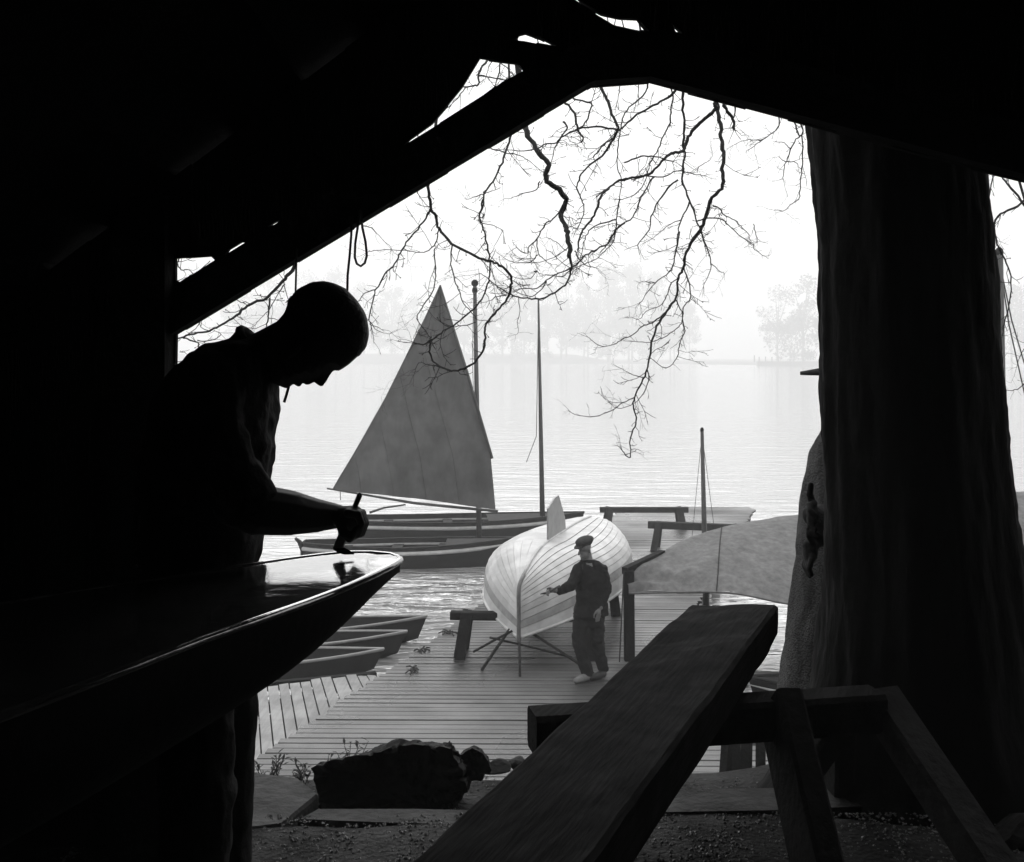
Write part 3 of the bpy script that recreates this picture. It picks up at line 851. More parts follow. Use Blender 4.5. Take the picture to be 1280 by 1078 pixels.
sawhorse('trestle', (-1.45, -.55, FL), 2.9, .7, BZ - FL - .375, .1, 'dark trestle under the stern of the varnished dinghy', M['darkwood'], splay=.2)

# ------------------------------------------------------------------ man bent over the dinghy
MD = 2.62
def mp_(x, y, w=0.0):       # figure plane: photo pixel + offset in depth
    p = P(x, y, MD); return V((p.x, MD + w, p.z))
S = MD / F
def slab(ring_c, hx, hy, n=20, e=.8, tilt=0):
    out = []
    for k in range(n):
        a = 2 * pi * k / n
        cx_, sy_ = cos(a), sin(a)
        cx_ = math.copysign(abs(cx_) ** e, cx_); sy_ = math.copysign(abs(sy_) ** e, sy_)
        out.append(ring_c + V((hx * cx_, hy * sy_, tilt * hx * cx_)))
    return out
man = thing('person', V((mp_(258, 0).x, MD, FL)), 'man in rolled shirt sleeves bent over a dinghy brushing varnish, cigarette in mouth', 'person')
# head from its side view
hp = [(333, 413), (347, 402), (356, 392), (361, 381), (368, 371), (378, 361), (391, 354.5), (405, 353), (418, 356), (431.5, 362), (445, 376), (454, 390), (459, 405), (460, 420), (456, 435),
      (447, 446), (436, 456), (428, 461.5), (424, 464.5), (417, 463), (413, 469), (408, 478), (403, 484.2), (398.5, 483), (393, 478), (387, 481.5), (382, 482), (379, 477), (375.5, 485), (371, 483.5),
      (367, 479), (363, 484), (358, 486.5), (350, 482.6), (344, 479), (341, 473)]
ua = V((.924, -.382)); va = V((.382, .924))       # crown direction, facing direction (pixels, y down)
hc = V((395, 425))
def inter(u):
    lo, hi = 1e9, -1e9
    q = [((V(p) - hc).dot(ua), (V(p) - hc).dot(va)) for p in hp]
    for i in range(len(q)):
        (u0, v0), (u1, v1) = q[i], q[(i + 1) % len(q)]
        if (u0 - u) * (u1 - u) <= 0 and abs(u1 - u0) > 1e-6:
            v = v0 + (v1 - v0) * (u - u0) / (u1 - u0); lo = min(lo, v); hi = max(hi, v)
    return lo, hi
us = [(V(p) - hc).dot(ua) for p in hp]
u0, u1 = min(us), max(us)
rings = []
NU = 60
faceline = []
for i in range(NU):
    t = i / (NU - 1)
    u = u0 + .8 + (u1 - u0 - 1.6) * (t if t < .9 else .9 + (t - .9))
    lo, hi = inter(u)
    f = (u - u0) / (u1 - u0)
    hw = 40 * sqrt(max(.0, 1 - ((f - .56) / .46) ** 2)) if f > .56 else 26 + 14 * sin(pi / 2 * f / .56)
    hw = max(hw, 4)
    ring = []
    for k in range(28):
        a = 2 * pi * k / 28
        c_ = cos(a)
        v = (lo + hi) / 2 + (hi - lo) / 2 * math.copysign(abs(c_) ** .9, c_)
        w = hw * math.copysign(abs(sin(a)) ** .85, sin(a))
        # the features along the middle of the face are narrow
        if .05 < f < .62 and c_ > 0:
            base_v = -(-(va.dot(V((436, 456)) - hc)) * f - va.dot(V((350, 482)) - hc) * (1 - f)) - 5
            if v > base_v: w *= max(.18, 1 - (v - base_v) / 14)
        p = hc + ua * u + va * v
        ring.append(mp_(p.x, p.y, w * S))
    rings.append(ring)
bod = MB(); bod.add(g_loft(rings))
bod.add(g_limb([mp_(303, 470), mp_(330, 446), mp_(362, 428), mp_(385, 425)], [.062, .06, .058, .06]))
bod.add(g_ball(mp_(372, 440, -.078), .012, .008, .03, rot=Matrix.Rotation(.9, 3, 'Y')))   # ears
bod.add(g_ball(mp_(372, 440, .078), .012, .008, .03, rot=Matrix.Rotation(.9, 3, 'Y')))
# painting arm
wr = mp_(428, 637, -.11)
bod.add(g_limb([mp_(292, 478, -.17), mp_(303, 545, -.2), mp_(318, 612, -.2)], [.055, .05, .05]))
bod.add(g_limb([mp_(320, 614, -.2), mp_(345, 624, -.185), mp_(380, 630, -.155), mp_(408, 635, -.13), wr], [.053, .056, .05, .038, .029], 12))
# hand round the brush handle
pc = mp_(444, 640, -.115)
bod.add(g_ball(pc, .030, .036, .026, rot=Matrix.Rotation(.25, 3, 'Y')))
bod.add(g_limb([wr, mp_(438, 638, -.113), mp_(452, 634, -.115)], [.028, .026, .02]))
for i, (w, ln) in enumerate(((-.155, .0), (-.130, 2), (-.107, 2.5), (-.085, 0))):
    bod.add(g_limb([mp_(447, 630 + i, w), mp_(459, 632 + i, w), mp_(463 + ln * .5, 643 + i * 1.3, w), mp_(459 + ln * .4, 655 + i * 1.3, w), mp_(449, 661 + i, w), mp_(442, 656 + i, w)], [.0105, .0102, .0094, .0086, .008, .0072], 8))
bod.add(g_limb([mp_(437, 643, -.14), mp_(443, 652, -.165), mp_(452, 656, -.168), mp_(457, 649, -.165)], [.013, .012, .010, .008], 8))
# other arm, hanging on the far side
bod.add(g_limb([mp_(285, 478, .17), mp_(262, 560, .2), mp_(255, 620, .2)], [.05, .046, .042]))
bod.add(g_limb([mp_(255, 620, .2), mp_(265, 680, .19), mp_(275, 735, .18)], [.042, .036, .026]))
bod.add(g_ball(mp_(278, 755, .18), .022, .038, .045))
for w in (-.03, -.01, .01, .03):
    bod.add(g_limb([mp_(280, 770, .18 + w), mp_(285, 785, .18 + w), mp_(287, 800, .18 + w)], [.0095, .009, .008], 7))
bod.add(g_limb([mp_(282, 750, .14), mp_(290, 765, .125), mp_(295, 775, .125)], [.012, .011, .009], 7))
# torso and legs under the clothes
tor = [(735, 200, 308, .15), (660, 192, 318, .15), (600, 188, 328, .155), (540, 197, 335, .17), (500, 210, 334, .18), (470, 226, 333, .18), (450, 243, 330, .16), (434, 270, 325, .12)]
bod.add(g_loft([slab(mp_((b_ + f_) / 2, y), (f_ - b_) / 2 * S, w) for y, b_, f_, w in tor]))
for s in (-1, 1):
    bod.add(g_limb([mp_(255, 725, s * .09), mp_(262, 850, s * .1), mp_(265, 965, s * .11), mp_(258, 1080, s * .11), mp_(252, 1185, s * .11)], [.08, .074, .058, .055, .042]))
    bod.add(g_limb([mp_(250, 1200, s * .11), mp_(285, 1208, s * .12)], [.04, .036]))
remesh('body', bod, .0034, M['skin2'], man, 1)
# clothes
sh = MB()
tor = [(760, 196, 309, .172), (730, 192, 313, .17), (700, 186, 320, .168), (660, 182, 325, .168), (600, 177, 333, .172), (540, 187, 342, .19), (500, 201, 342, .203), (472, 217, 341, .205), (455, 231, 341, .195), (442, 246, 340, .175), (432, 262, 337, .14), (425, 286, 328, .085)]
sh.add(g_loft([slab(mp_((b_ + f_) / 2, y, 0), (f_ - b_) / 2 * S, w, 24, .78) for y, b_, f_, w in tor]))
sh.add(g_limb([mp_(283, 478, -.17), mp_(298, 540, -.205), mp_(316, 598, -.2)], [.078, .07, .066], 12))
sh.add(g_limb([mp_(278, 478, .17), mp_(262, 560, .2), mp_(256, 605, .2)], [.075, .066, .06], 12))
sh.add(g_limb([mp_(294, 434, -.05), mp_(304, 423, -.02), mp_(304, 423, .03), mp_(294, 434, .05)], [.018, .02, .02, .018], 10))
sh.add(g_limb([mp_(290, 432), mp_(303, 421), mp_(316, 428)], [.02, .019, .016], 10))
# rolled cuffs
for (c0, c1, r) in ((mp_(318, 590, -.2), mp_(330, 606, -.195), .073), (mp_(256, 590, .2), mp_(255, 612, .2), .064)):
    sh.add(g_limb([c0, c1], [r, r * .98], 14))
remesh('shirt', sh, .006, M['shirt'], man, 2, disp=.009, ds=(11, 11, 16))
cl = MB()
ringc = []
for k in range(25):
    a = 2 * pi * k / 24
    c_ = mp_(324, 440) + V((.042 * cos(a) - .0, .072 * sin(a), 0)) + V((.0, 0, .052 * -cos(a)))
    ringc.append(c_)
cl.add(g_tube(ringc, .011, 8))
cl.build('collar', M['shirt'], man, True)
tr = MB()
tr.add(g_loft([slab(mp_((b_ + f_) / 2, y), (f_ - b_) / 2 * S, w, 20, .8) for y, b_, f_, w in [(790, 200, 311, .165), (740, 197, 313, .176), (700, 194, 315, .174)]]))
for s in (-1, 1):
    tr.add(g_limb([mp_(256, 760, s * .085), mp_(259, 860, s * .1), mp_(263, 965, s * .11), mp_(258, 1080, s * .11), mp_(254, 1180, s * .11)], [.098, .092, .082, .08, .078], 12))
tr.add(g_ball(mp_(292, 972, -.1), .034, .06, .05))
remesh('trousers', tr, .009, M['trouser'], man, 3, disp=.008, ds=(14, 14, 9))
for s in (-1, 1):
    bt = MB()
    bt.add(g_limb([mp_(248, 1196, s * .11), mp_(270, 1203, s * .115), mp_(298, 1208, s * .125)], [.055, .047, .04]))
    o = remesh('boot', bt, .01, M['shoedark'], man, 2)
# hair cap over the skull
hr = MB(); hrings = []
for i in range(int(NU * .40), NU):
    t = i / (NU - 1)
    u = u0 + .8 + (u1 - u0 - 1.6) * t
    lo, hi = inter(u); f = (u - u0) / (u1 - u0)
    hw = 40 * sqrt(max(.0, 1 - ((f - .56) / .46) ** 2)) if f > .56 else 26 + 14 * sin(pi / 2 * f / .56)
    hw = max(hw, 4) + 2.0
    front = hi - 34 * max(0, (.80 - f) / .4) if f < .80 else hi + .6
    ring = []
    for k in range(28):
        a = 2 * pi * k / 28; c_ = cos(a)
        v = (lo - 1.2 + front) / 2 + (front - lo + 1.2) / 2 * math.copysign(abs(c_) ** .9, c_)
        w = hw * math.copysign(abs(sin(a)) ** .85, sin(a))
        p = hc + ua * u + va * v
        jit = 1 + .5 * noise.noise((p.x * .3, p.y * .3, w * .3))
        ring.append(mp_(p.x, p.y, w * S) + V((0, 0, 0)) + (mp_(p.x, p.y, w * S) - mp_(hc.x, hc.y)).normalized() * .0014 * jit)
    hrings.append(ring)
hr.add(g_loft(hrings))
for i in range(1500):        # loose strands at nape and crown
    r = hrings[rng.randrange(2, len(hrings) - 2)]; k = rng.randrange(28)
    if abs(cos(2 * pi * k / 28)) < .2 and rng.random() < .6: continue
    if cos(2 * pi * k / 28) > .3: continue
    p = r[k]; nrm = (p - mp_(hc.x, hc.y)).normalized()
    back = (mp_(330, 440) - p).normalized()
    hr.add(g_tube([p - nrm * .002, p + nrm * rng.uniform(.001, .004) + back * .008, p + nrm * rng.uniform(.001, .008) + back * .018], [.001, .0009, .0004], 3, False))
hr.build('hair', M['hair'], man, True)

cg = mk('cigarette', *g_tube([mp_(361, 483, 0), mp_(359, 492, -.004), mp_(356, 503, -.008)], .0034, 8), M['rope'], None, True, base=mp_(361, 483))
tag(cg, 'thin cigarette drooping from the lips of the bent man', 'cigarette')

def brush(name, pts, label, hw):
    """pts: handle end, ferrule top, bristle top, tip"""
    a, b_, c, d = pts
    t = thing(name, d, label, 'paintbrush')
    ax = (b_ - a).normalized()
    mk('handle', *g_tube([a, a.lerp(b_, .06), a.lerp(b_, .5), a.lerp(b_, .8), b_], [hw * .35, hw * .6, hw * .55, hw * .7, hw * .95], 10), M['brush'], t, True)
    mk('ferrule', *g_beam(b_, c, hw * 2.1, hw * 1.4, up=(0, 1, .2), bev=.003), M['fin'], t)
    q = MB()
    for i in range(-4, 5):
        for j in (-1, 0, 1):
            s = V((i * hw * .24, j * hw * .4, 0))
            q.add(g_tube([c + s - ax * .003, c.lerp(d, .6) + s * 1.15, d + s * .95], [hw * .2, hw * .2, hw * .08], 5))
    q.build('bristles', M['bristle'], t)
    return t
tip = G(428, 699, BZ + .02)
bw = -.115
brush('varnish_brush', [mp_(459, 609, bw), mp_(438, 660, bw), mp_(432, 676, bw - .005), V((tip.x, MD + bw - .03, BZ + .012))], 'flat varnish brush in the fist of the bent man', .0105)

# ------------------------------------------------------------------ heavy plank on a sawhorse
pd = V(((1200 - HX) / F, 1, 0)).normalized()
pn = V((pd.y, -pd.x, 0))
FL_, FR_ = P(862, 755, 4.06), P(973, 757, 4.06)
far_c = (FL_ + FR_) / 2
pz = CZ - .897
wpl, hpl = .30, .13
lp = [i / 40 for i in range(41)]
Lp = 3.2
rings = []
for t in lp:
    c = V((far_c.x, far_c.y, pz - hpl / 2)) - pd * Lp * t
    k = max(0, 1 - t * Lp / .12)          # worn far end
    ring = []
    for (a, b_) in [(-.5, -.44), (-.45, -.5), (0, -.5), (.45, -.5), (.5, -.44), (.5, 0), (.5, .43), (.46, .5), (.2, .5), (0, .5), (-.2, .5), (-.46, .5), (-.5, .43), (-.5, 0)]:
        p = c + pn * wpl * a + pd * (pd.x / pd.y * a * wpl) + V((0, 0, hpl * b_))
        p += V((0, 0, 1)) * (.006 * noise.noise((t * 9, a * 4, b_)) + .004 * noise.noise((t * 40, a * 9, b_)))
        p += pn * .006 * noise.noise((t * 12, b_ * 3, 4))
        if k > 0:
            p += pd * (-.006 * k * (abs(a) * 2) ** 3) + V((0, 0, -.004 * k if b_ > .3 else .012 * k * (b_ < -.3)))
        ring.append(p)
    rings.append(ring)
pb = mk('heavy_plank', *g_loft(rings), M['plank'], None, False, base=V((far_c.x, far_c.y, pz - hpl)))
tag(pb, 'heavy rough timber plank lying across the sawhorse', 'plank')

sz = pz - hpl - .004
tz = thing('sawhorse', V((.6, 3.35, FL)), 'sturdy old sawhorse with splayed legs carrying the heavy plank', 'trestle')
a, b_ = G(665, 889, sz), G(1096, 862, sz)
a.z = b_.z = sz - .06
mk('top_bar', *g_beam(a, b_, .13, .12, bev=.014), M['plank'], tz)
bd = (b_ - a).normalized(); bs = V((-bd.y, bd.x, 0))
# legs at the right end: one towards the tree, one towards the camera
mk('leg', *g_beam(P(975, 880, 3.40), V((.84, 3.02, FL)), .2, .08, up=bd, bev=.01), M['darkwood'], tz)
mk('leg', *g_beam(P(1098, 872, 3.50), V((1.34, 3.02, FL)), .12, .10, up=(0, 0, 1), bev=.012), M['greywood'], tz)
mk('leg', *g_beam(b_ + V((-.1, .04, 0)), V((1.12, 3.85, FL2)), .11, .07, up=bd, bev=.01), M['darkwood'], tz)
mk('leg', *g_beam(a + V((.12, -.05, 0)), V((.17, 2.95, FL)), .11, .07, up=bd, bev=.01), M['darkwood'], tz)
mk('leg', *g_beam(a + V((.12, .05, 0)), V((.2, 3.58, FL2)), .11, .07, up=bd, bev=.01), M['darkwood'], tz)
mk('brace', *g_beam(P(1070, 890, 3.46), P(1015, 965, 3.3), .06, .03, up=bs), M['darkwood'], tz)

# ------------------------------------------------------------------ woman behind the tree
WD = 4.55
wp0 = P(1068, 0, WD).x
lady = thing('person', V((wp0, WD, FL2)), 'person in a long fleecy coat and brimmed hat standing half behind the tree trunk', 'person')
def lp_(x, y, w=0.0):
    p = P(x, y, WD); return V((p.x, WD + w, p.z))
SW = WD / F
cm = MB()
co = [(893, 972, 1165, .23), (860, 975, 1160, .222), (800, 982, 1152, .21), (740, 990, 1146, .195), (690, 997, 1140, .185), (640, 1002, 1134, .18), (600, 1006, 1130, .18), (570, 1013, 1124, .17), (550, 1022, 1116, .155), (535, 1032, 1106, .12), (524, 1045, 1093, .08)]
cm.add(g_loft([slab(lp_((l_ + r_) / 2, y), (r_ - l_) / 2 * SW, w, 28, .85) for y, l_, r_, w in co]))
cm.add(g_limb([lp_(1030, 560, -.1), lp_(1025, 610, -.17), lp_(1022, 655, -.19)], [.075, .072, .07]))
cm.add(g_limb([lp_(1022, 655, -.19), lp_(1008, 645, -.24), lp_(1001, 638, -.26)], [.07, .062, .058]))
cm.add(g_limb([lp_(1100, 560, .05), lp_(1112, 620, .1), lp_(1090, 660, -.1), lp_(1050, 650, -.2)], [.07, .068, .062, .055]))
ct = remesh('coat', cm, .012, M['coat'], lady, 2, disp=.012, ds=(12, 12, 4))
lb = MB()
lb.add(g_limb([lp_(1066, 540), lp_(1064, 505)], [.055, .05]))
lb.add(g_ball(lp_(1062, 478), .085, .075, .115))
lb.add(g_ball(lp_(1040, 482), .016, .012, .02))
lb.add(g_ball(lp_(1055, 478, -.075), .012, .008, .025)); lb.add(g_ball(lp_(1055, 478, .075), .012, .008, .025))
for s in (-1, 1):
    lb.add(g_limb([lp_(1062 + 18 * s, 850, .03 * s), lp_(1062 + 18 * s, 900, .03 * s), lp_(1060 + 18 * s, 935, .03 * s)], [.06, .05, .04]))
lb.add(g_loft([slab(lp_(1068, y), hx, .12) for y, hx in ((860, .16), (700, .15), (600, .15), (545, .12))]))
remesh('body', lb, .01, M['skin'], lady, 2)
for s in (-1, 1):
    q = MB(); q.add(g_limb([lp_(1065 + 18 * s, 935, .03 * s), lp_(1045 + 18 * s, 942, -.02 + .03 * s)], [.036, .03]))
    remesh('shoe', q, .01, M['shoedark'], lady, 1)
hb = MB()
c = lp_(1060, 466)
for (zz, r) in ((0, 1),):
    hb.add(g_loft([[c + V((.19 * cos(2 * pi * k / 28) , .17 * sin(2 * pi * k / 28), h)) * 1 if rr == 1 else c + V((rr * cos(2 * pi * k / 28), rr * .92 * sin(2 * pi * k / 28), h)) for k in range(28)]
                   for h, rr in ((-.010, 1), (.004, 1), (.02, .105), (.09, .098), (.12, .075), (.128, .03))]))
hb.build('hat', M['glove'], lady, True)
# gloved hands clasped in front of the coat
gl = MB()
gl.add(g_ball(lp_(992, 632, -.27), .034, .045, .04))
for i in range(4):
    gl.add(g_limb([lp_(995, 618 + i * 8, -.28), lp_(986, 619 + i * 8.5, -.31), lp_(985, 624 + i * 8.5, -.335), lp_(990, 628 + i * 8.5, -.35)], [.0125, .0125, .0115, .010], 8))
gl.add(g_limb([lp_(996, 622, -.25), lp_(991, 608, -.26), lp_(992, 597, -.265)], [.016, .014, .012], 8))
remesh('glove', gl, .006, M['glove'], lady, 1)
gl = MB()
gl.add(g_limb([lp_(1012, 655, -.24), lp_(997, 660, -.27), lp_(990, 668, -.28)], [.04, .034, .03]))
gl.add(g_ball(lp_(990, 675, -.28), .028, .04, .045))
for i in range(4):
    gl.add(g_limb([lp_(989, 680, -.32 + i * .024), lp_(985, 692, -.325 + i * .024), lp_(988, 704 - abs(i - 1.5) * 3, -.32 + i * .022)], [.0125, .012, .010], 8))
gl.add(g_limb([lp_(992, 664, -.3), lp_(985, 655, -.325), lp_(984, 645, -.33)], [.014, .013, .010], 8))
remesh('glove', gl, .006, M['glove'], lady, 1)

# ------------------------------------------------------------------ stones, kerb and weeds at the terrace edge
def rock(name, c, sx, sy, sz, seed, label, rot=0.0, group=None):
    bm = bmesh.new()
    bmesh.ops.create_icosphere(bm, subdivisions=4, radius=1)
    rg = random.Random(seed)
    planes = [(V((rg.uniform(-1, 1), rg.uniform(-1, 1), rg.uniform(-.5, 1))).normalized(), rg.uniform(.55, .85)) for _ in range(11)]
    c = V(c); R3 = rz(rot)
    vs = []
    for v in bm.verts:
        p = v.co.copy()
        for nrm, d in planes:
            k = p.dot(nrm) - d
            if k > 0: p -= nrm * k
        p += v.co * (.05 * noise.noise(v.co * 3 + V((seed, 0, 0))) + .025 * noise.noise(v.co * 9 + V((seed, 0, 0))))
        p = R3 @ V((p.x * sx, p.y * sy, p.z * sz))
        vs.append(c + p)
    bm.verts.index_update()
    fs = [tuple(v.index for v in f.verts) for f in bm.faces]
    bm.free()
    return tag(mk(name, vs, fs, M['rock'], None, False, base=c - V((0, 0, sz * .6))), label, 'rock', group)
def at_floor(x, y, z): return G(x, y, z)
def hull_rock(name, fr, d0, bk, d1, seed, label):
    bm = bmesh.new()
    for x, y in fr: bm.verts.new(P(x, y, d0))
    for x, y in bk: bm.verts.new(P(x, y, d1))
    bmesh.ops.convex_hull(bm, input=bm.verts)
    bmesh.ops.triangulate(bm, faces=bm.faces)
    for _ in range(4):
        bmesh.ops.subdivide_edges(bm, edges=[e for e in bm.edges if e.calc_length() > .018], cuts=1)
        bmesh.ops.triangulate(bm, faces=bm.faces)
    bm.normal_update()
    vs = []
    for v in bm.verts:
        q = v.co
        st_ = abs(((q.z * 28 + q.x * 5 + noise.noise(q * 6) * 1.4) % 1) - .5)
        vs.append(q + v.normal * (-.004 + .036 * noise.noise(q * 7 + V((seed, 0, 0))) + .014 * noise.noise(q * 21 + V((seed, 3, 0))) + .005 * noise.noise(q * 60) - .02 * max(0, .12 - st_) / .12))
    bm.verts.index_update()
    fs = [tuple(v.index for v in f.verts) for f in bm.faces]
    bm.free()
    c = sum(vs, V()) / len(vs)
    tag(mk(name, vs, fs, M['rock'], None, False, base=V((c.x, c.y, min(v.z for v in vs)))), label, 'rock')
hull_rock('boulder', [(393, 962), (398, 1008), (470, 1022), (556, 1020), (585, 990), (562, 938), (528, 928), (462, 940), (415, 952)], 3.86,
          [(400, 958), (455, 940), (522, 926), (545, 924), (580, 952), (575, 1000), (405, 1000)], 4.12, 3, 'large dark boulder with long flat broken top on the terrace edge')
hull_rock('boulder', [(546, 940), (560, 926), (572, 938), (590, 962), (586, 992), (548, 1000)], 3.9, [(556, 930), (568, 932), (588, 962), (580, 985), (550, 985)], 4.08, 8, 'jagged upright rock leaning on the large boulder')
hull_rock('stone', [(576, 946), (590, 935), (604, 943), (611, 962), (602, 978), (578, 978)], 3.98, [(582, 945), (594, 937), (606, 955), (600, 972), (580, 972)], 4.1, 14, 'small pointed stone at the end of the rock row')
p = G(620, 968, FL2); rock('stone', p + V((.0, .1, -.01)), .06, .06, .03, 21, 'flat little stone on the gravel between rocks and plank', .2)
p = G(640, 962, FL2); rock('stone', p + V((.02, .1, -.01)), .045, .05, .026, 24, 'tiny stone beside the heavy plank, last of the rock row', .9)
p = G(1275, 1050, FL); rock('stone', p + V((.02, .0, .01)), .12, .1, .06, 31, 'low stone among litter right of the tree roots', .4)

def slab_stone(name, pts, z, th, label, cat='kerb'):
    a = [V((p.x, p.y, z)) for p in pts]; n = len(a)
    c = sum(a, V()) / n
    v = [p - V((0, 0, th)) for p in a] + [p - V((0, 0, .012)) for p in a] + [p.lerp(c, .03) for p in a]
    fs = [tuple(reversed(range(n))), tuple(range(2 * n, 3 * n))]
    for l in (0, 1): fs += [(l * n + i, l * n + (i + 1) % n, (l + 1) * n + (i + 1) % n, (l + 1) * n + i) for i in range(n)]
    return tag(mk(name, v, fs, M['slab'], None, False, base=c - V((0, 0, th))), label, cat)
def gq(l, z): return [G(x, y, z) for x, y in l]
slab_stone('paving_slab', gq([(255, 1042), (352, 1030), (398, 992), (372, 972), (320, 966), (255, 968)], FL + .005), FL + .005, .16, 'worn paving slab with rounded corner below the leafy weeds', 'slab')
slab_stone('kerb_stone', gq([(372, 1024), (470, 1028), (600, 1032), (606, 1013), (520, 1011), (395, 1011)], FL + .004), FL + .004, .2, 'long thin kerb stone in front of the large boulder')
slab_stone('kerb_stone', gq([(609, 1032), (742, 1030), (742, 1012), (613, 1013)], FL + .001), FL + .001, .2, 'kerb stone running under the heavy plank')
slab_stone('kerb_stone', gq([(760, 1017), (985, 1013), (990, 984), (905, 986), (830, 1000)], FL + .006), FL + .006, .2, 'broad pale kerb stone between plank and sawhorse leg')
slab_stone('kerb_stone', gq([(996, 1012), (1130, 1006), (1120, 982), (996, 985)], FL + .002), FL + .002, .2, 'kerb stone behind the sawhorse legs near the trunk')

def weed(x, y, h, n, seed, label):
    rg = random.Random(seed)
    b0 = P(x, 984, 4.22)
    t = thing('weed', b0, label, 'plant', 'weeds at the terrace edge')
    st = MB(); lf = MB()
    for i in range(n):
        a = rg.uniform(0, 2 * pi); l = h * rg.uniform(.6, 1.0)
        d = V((cos(a) * .45, sin(a) * .45, 1)).normalized()
        base = b0 + V((rg.uniform(-.03, .03), rg.uniform(-.03, .03), 0))
        tp = base + d * l
        st.add(g_tube([base, base.lerp(tp, .5) + V((0, 0, .005)), tp], [.002, .0018, .001], 5))
        for j in range(7):
            q = base.lerp(tp, .35 + .65 * j / 6)
            b2 = rg.uniform(0, 2 * pi); e = V((cos(b2), sin(b2), rg.uniform(.3, 1.2))).normalized(); ll = rg.uniform(.022, .045)
            s = e.cross(V((0, 0, 1))).normalized() * .0055
            lf.add(([q, q + e * ll * .5 + s, q + e * ll - V((0, 0, .006)), q + e * ll * .5 - s], [(0, 1, 2, 3)]))
    st.build('stem', M['leaf'], t); lf.build('leaves', M['leaf'], t)
weed(338, 982, .13, 8, 1, 'straggly leafy weed behind the paving slab')
weed(380, 990, .095, 8, 2, 'leafy weed growing between paving slab and boulder')
weed(436, 962, .19, 7, 3, 'tallest tuft of pointed leaves above the boulder top')
weed(458, 958, .16, 5, 5, 'small pointed tuft beside the taller tuft on the boulder')
weed(412, 962, .14, 5, 4, 'low sprig at the shoulder of the boulder beside two tufts')

# ------------------------------------------------------------------ jetty
DZ = .45
jl0, jl1 = G(313, 954, DZ), G(783, 633, DZ)
jr1 = G(945, 633, DZ)
jdir = (jl1 - jl0).normalized()
def jl(Y): return jl0.x + (jl1.x - jl0.x) * (Y - jl0.y) / (jl1.y - jl0.y)
JW = jr1.x - jl1.x
jet = thing('jetty', V((1.5, 15, 0)), 'long plank jetty running out into the misty lake', 'jetty')
y = 9.6; pitch = .146; k = 0
while y < jl1.y - .1:
    x0 = jl(y) + random.uniform(-.05, .04)
    x1 = jl(y) + JW + random.uniform(-.03, .03)
    if y < 11.3: x1 = 4.6 + random.uniform(-.03, .03)
    if y > jl1.y - .5: x1 -= .25 * (1 - (jl1.y - y) / .5)
    ang = -.012 + random.uniform(-.0035, .0035)
    dy = (x1 - x0) * ang
    zz = DZ + random.uniform(-.004, .004)
    w = pitch - random.uniform(.010, .02)
    v0, f0 = g_beam((x0, y, zz - .0175), (x1, y + dy, zz - .0175), w, .035, bev=.006)
    mk('plank', v0, f0, M['deck'], jet)
    y += pitch; k += 1
for off in (.12, JW / 2, JW - .12):
    mk('bearer', *g_beam((jl(9.7) + off, 9.7, DZ - .11), (jl(jl1.y - .2) + off, jl1.y - .2, DZ - .11), .1, .14), M['darkwood'], jet)
for yy in (12, 15, 18, 21, 24, 27.6):
    for off in (.1, JW - .1):
        x = jl(yy) + off
        mk('pile', *g_tube([(x, yy, -.9), (x, yy, DZ - .05)], .08, 10), M['darkwood'], jet)

# sloping stage of spaced boards beside the jetty
stage = thing('slipway', V((-2.7, 12, 0)), 'low slipway of pale widely spaced boards beside the jetty', 'slipway')
SZ = .36
sd = V((-.246, 1, 0)).normalized()
tops = [(283, 858), (297, 856), (309, 855), (321, 854), (334, 851.5), (348, 850), (361, 848), (375, 846.5), (388, 845), (401, 843), (414.5, 841.5), (432, 839), (446, 838), (458, 838), (470, 839), (482, 842)]
for i in range(len(tops) - 1):
    a = G(*tops[i], SZ); b_ = G(*tops[i + 1], SZ)
    def low(p):         # where the board meets the jetty edge
        q = p.copy()
        for _ in range(400):
            if q.x >= jl(q.y) - .02 or q.y < 9.5: break
            q = q - sd * .02
        return q
    a2 = a.lerp(b_, .07); b2 = a.lerp(b_, .95)
    la, lb_ = low(a2), low(b2)
    jit = random.uniform(-.06, .06)
    a2 = a2 + sd * jit; b2 = b2 + sd * jit
    th = V((0, 0, .03)); dn = V((0, 0, -.06))
    ta, tb = a2 + dn, b2 + dn
    v = [la, lb_, tb, ta]
    mk('board', [q - th for q in v] + v, [(3, 2, 1, 0), (4, 5, 6, 7), (0, 1, 5, 4), (1, 2, 6, 5), (2, 3, 7, 6), (3, 0, 4, 7)], M['stage'], stage)
mk('bearer', *g_beam(G(285, 900, .25), G(455, 850, .25), .1, .1), M['darkwood'], stage)
mk('bearer', *g_beam(G(290, 862, .2), G(470, 845, .2), .1, .1), M['darkwood'], stage)

# little railing stakes at the shore end
for i, (x0, x1) in enumerate(((895, 912), (922, 918), (930, 934), (950, 951))):
    a = G(x0, 962, .9); a = P(x0, 965, 9.4); b_ = P(x1, 900, 9.5)
    o = mk('stake', *g_beam(a - V((0, 0, 1.2)), b_, .08, .08), M['darkwood'], None, base=a - V((0, 0, 1.2)))
    tag(o, 'short dark stake by the landing boards under the sawhorse bar', 'stake', 'stakes at the shore end of the landing')

sawhorse('trestle', G(805, 660, DZ) , .0, 2.0, .47, .14, 'long low trestle standing crosswise at the far end of the jetty', M['greywood'], splay=.25, legw=.16, barh=.12, brace=False)
c2 = G(855, 690, DZ)
sawhorse('trestle', c2 + V((.25, .1, 0)), -.25, 1.9, .56, .14, 'stout A-legged trestle on the jetty behind the tarpaulin cover', M['greywood'], splay=.28, legw=.13, barh=.14)

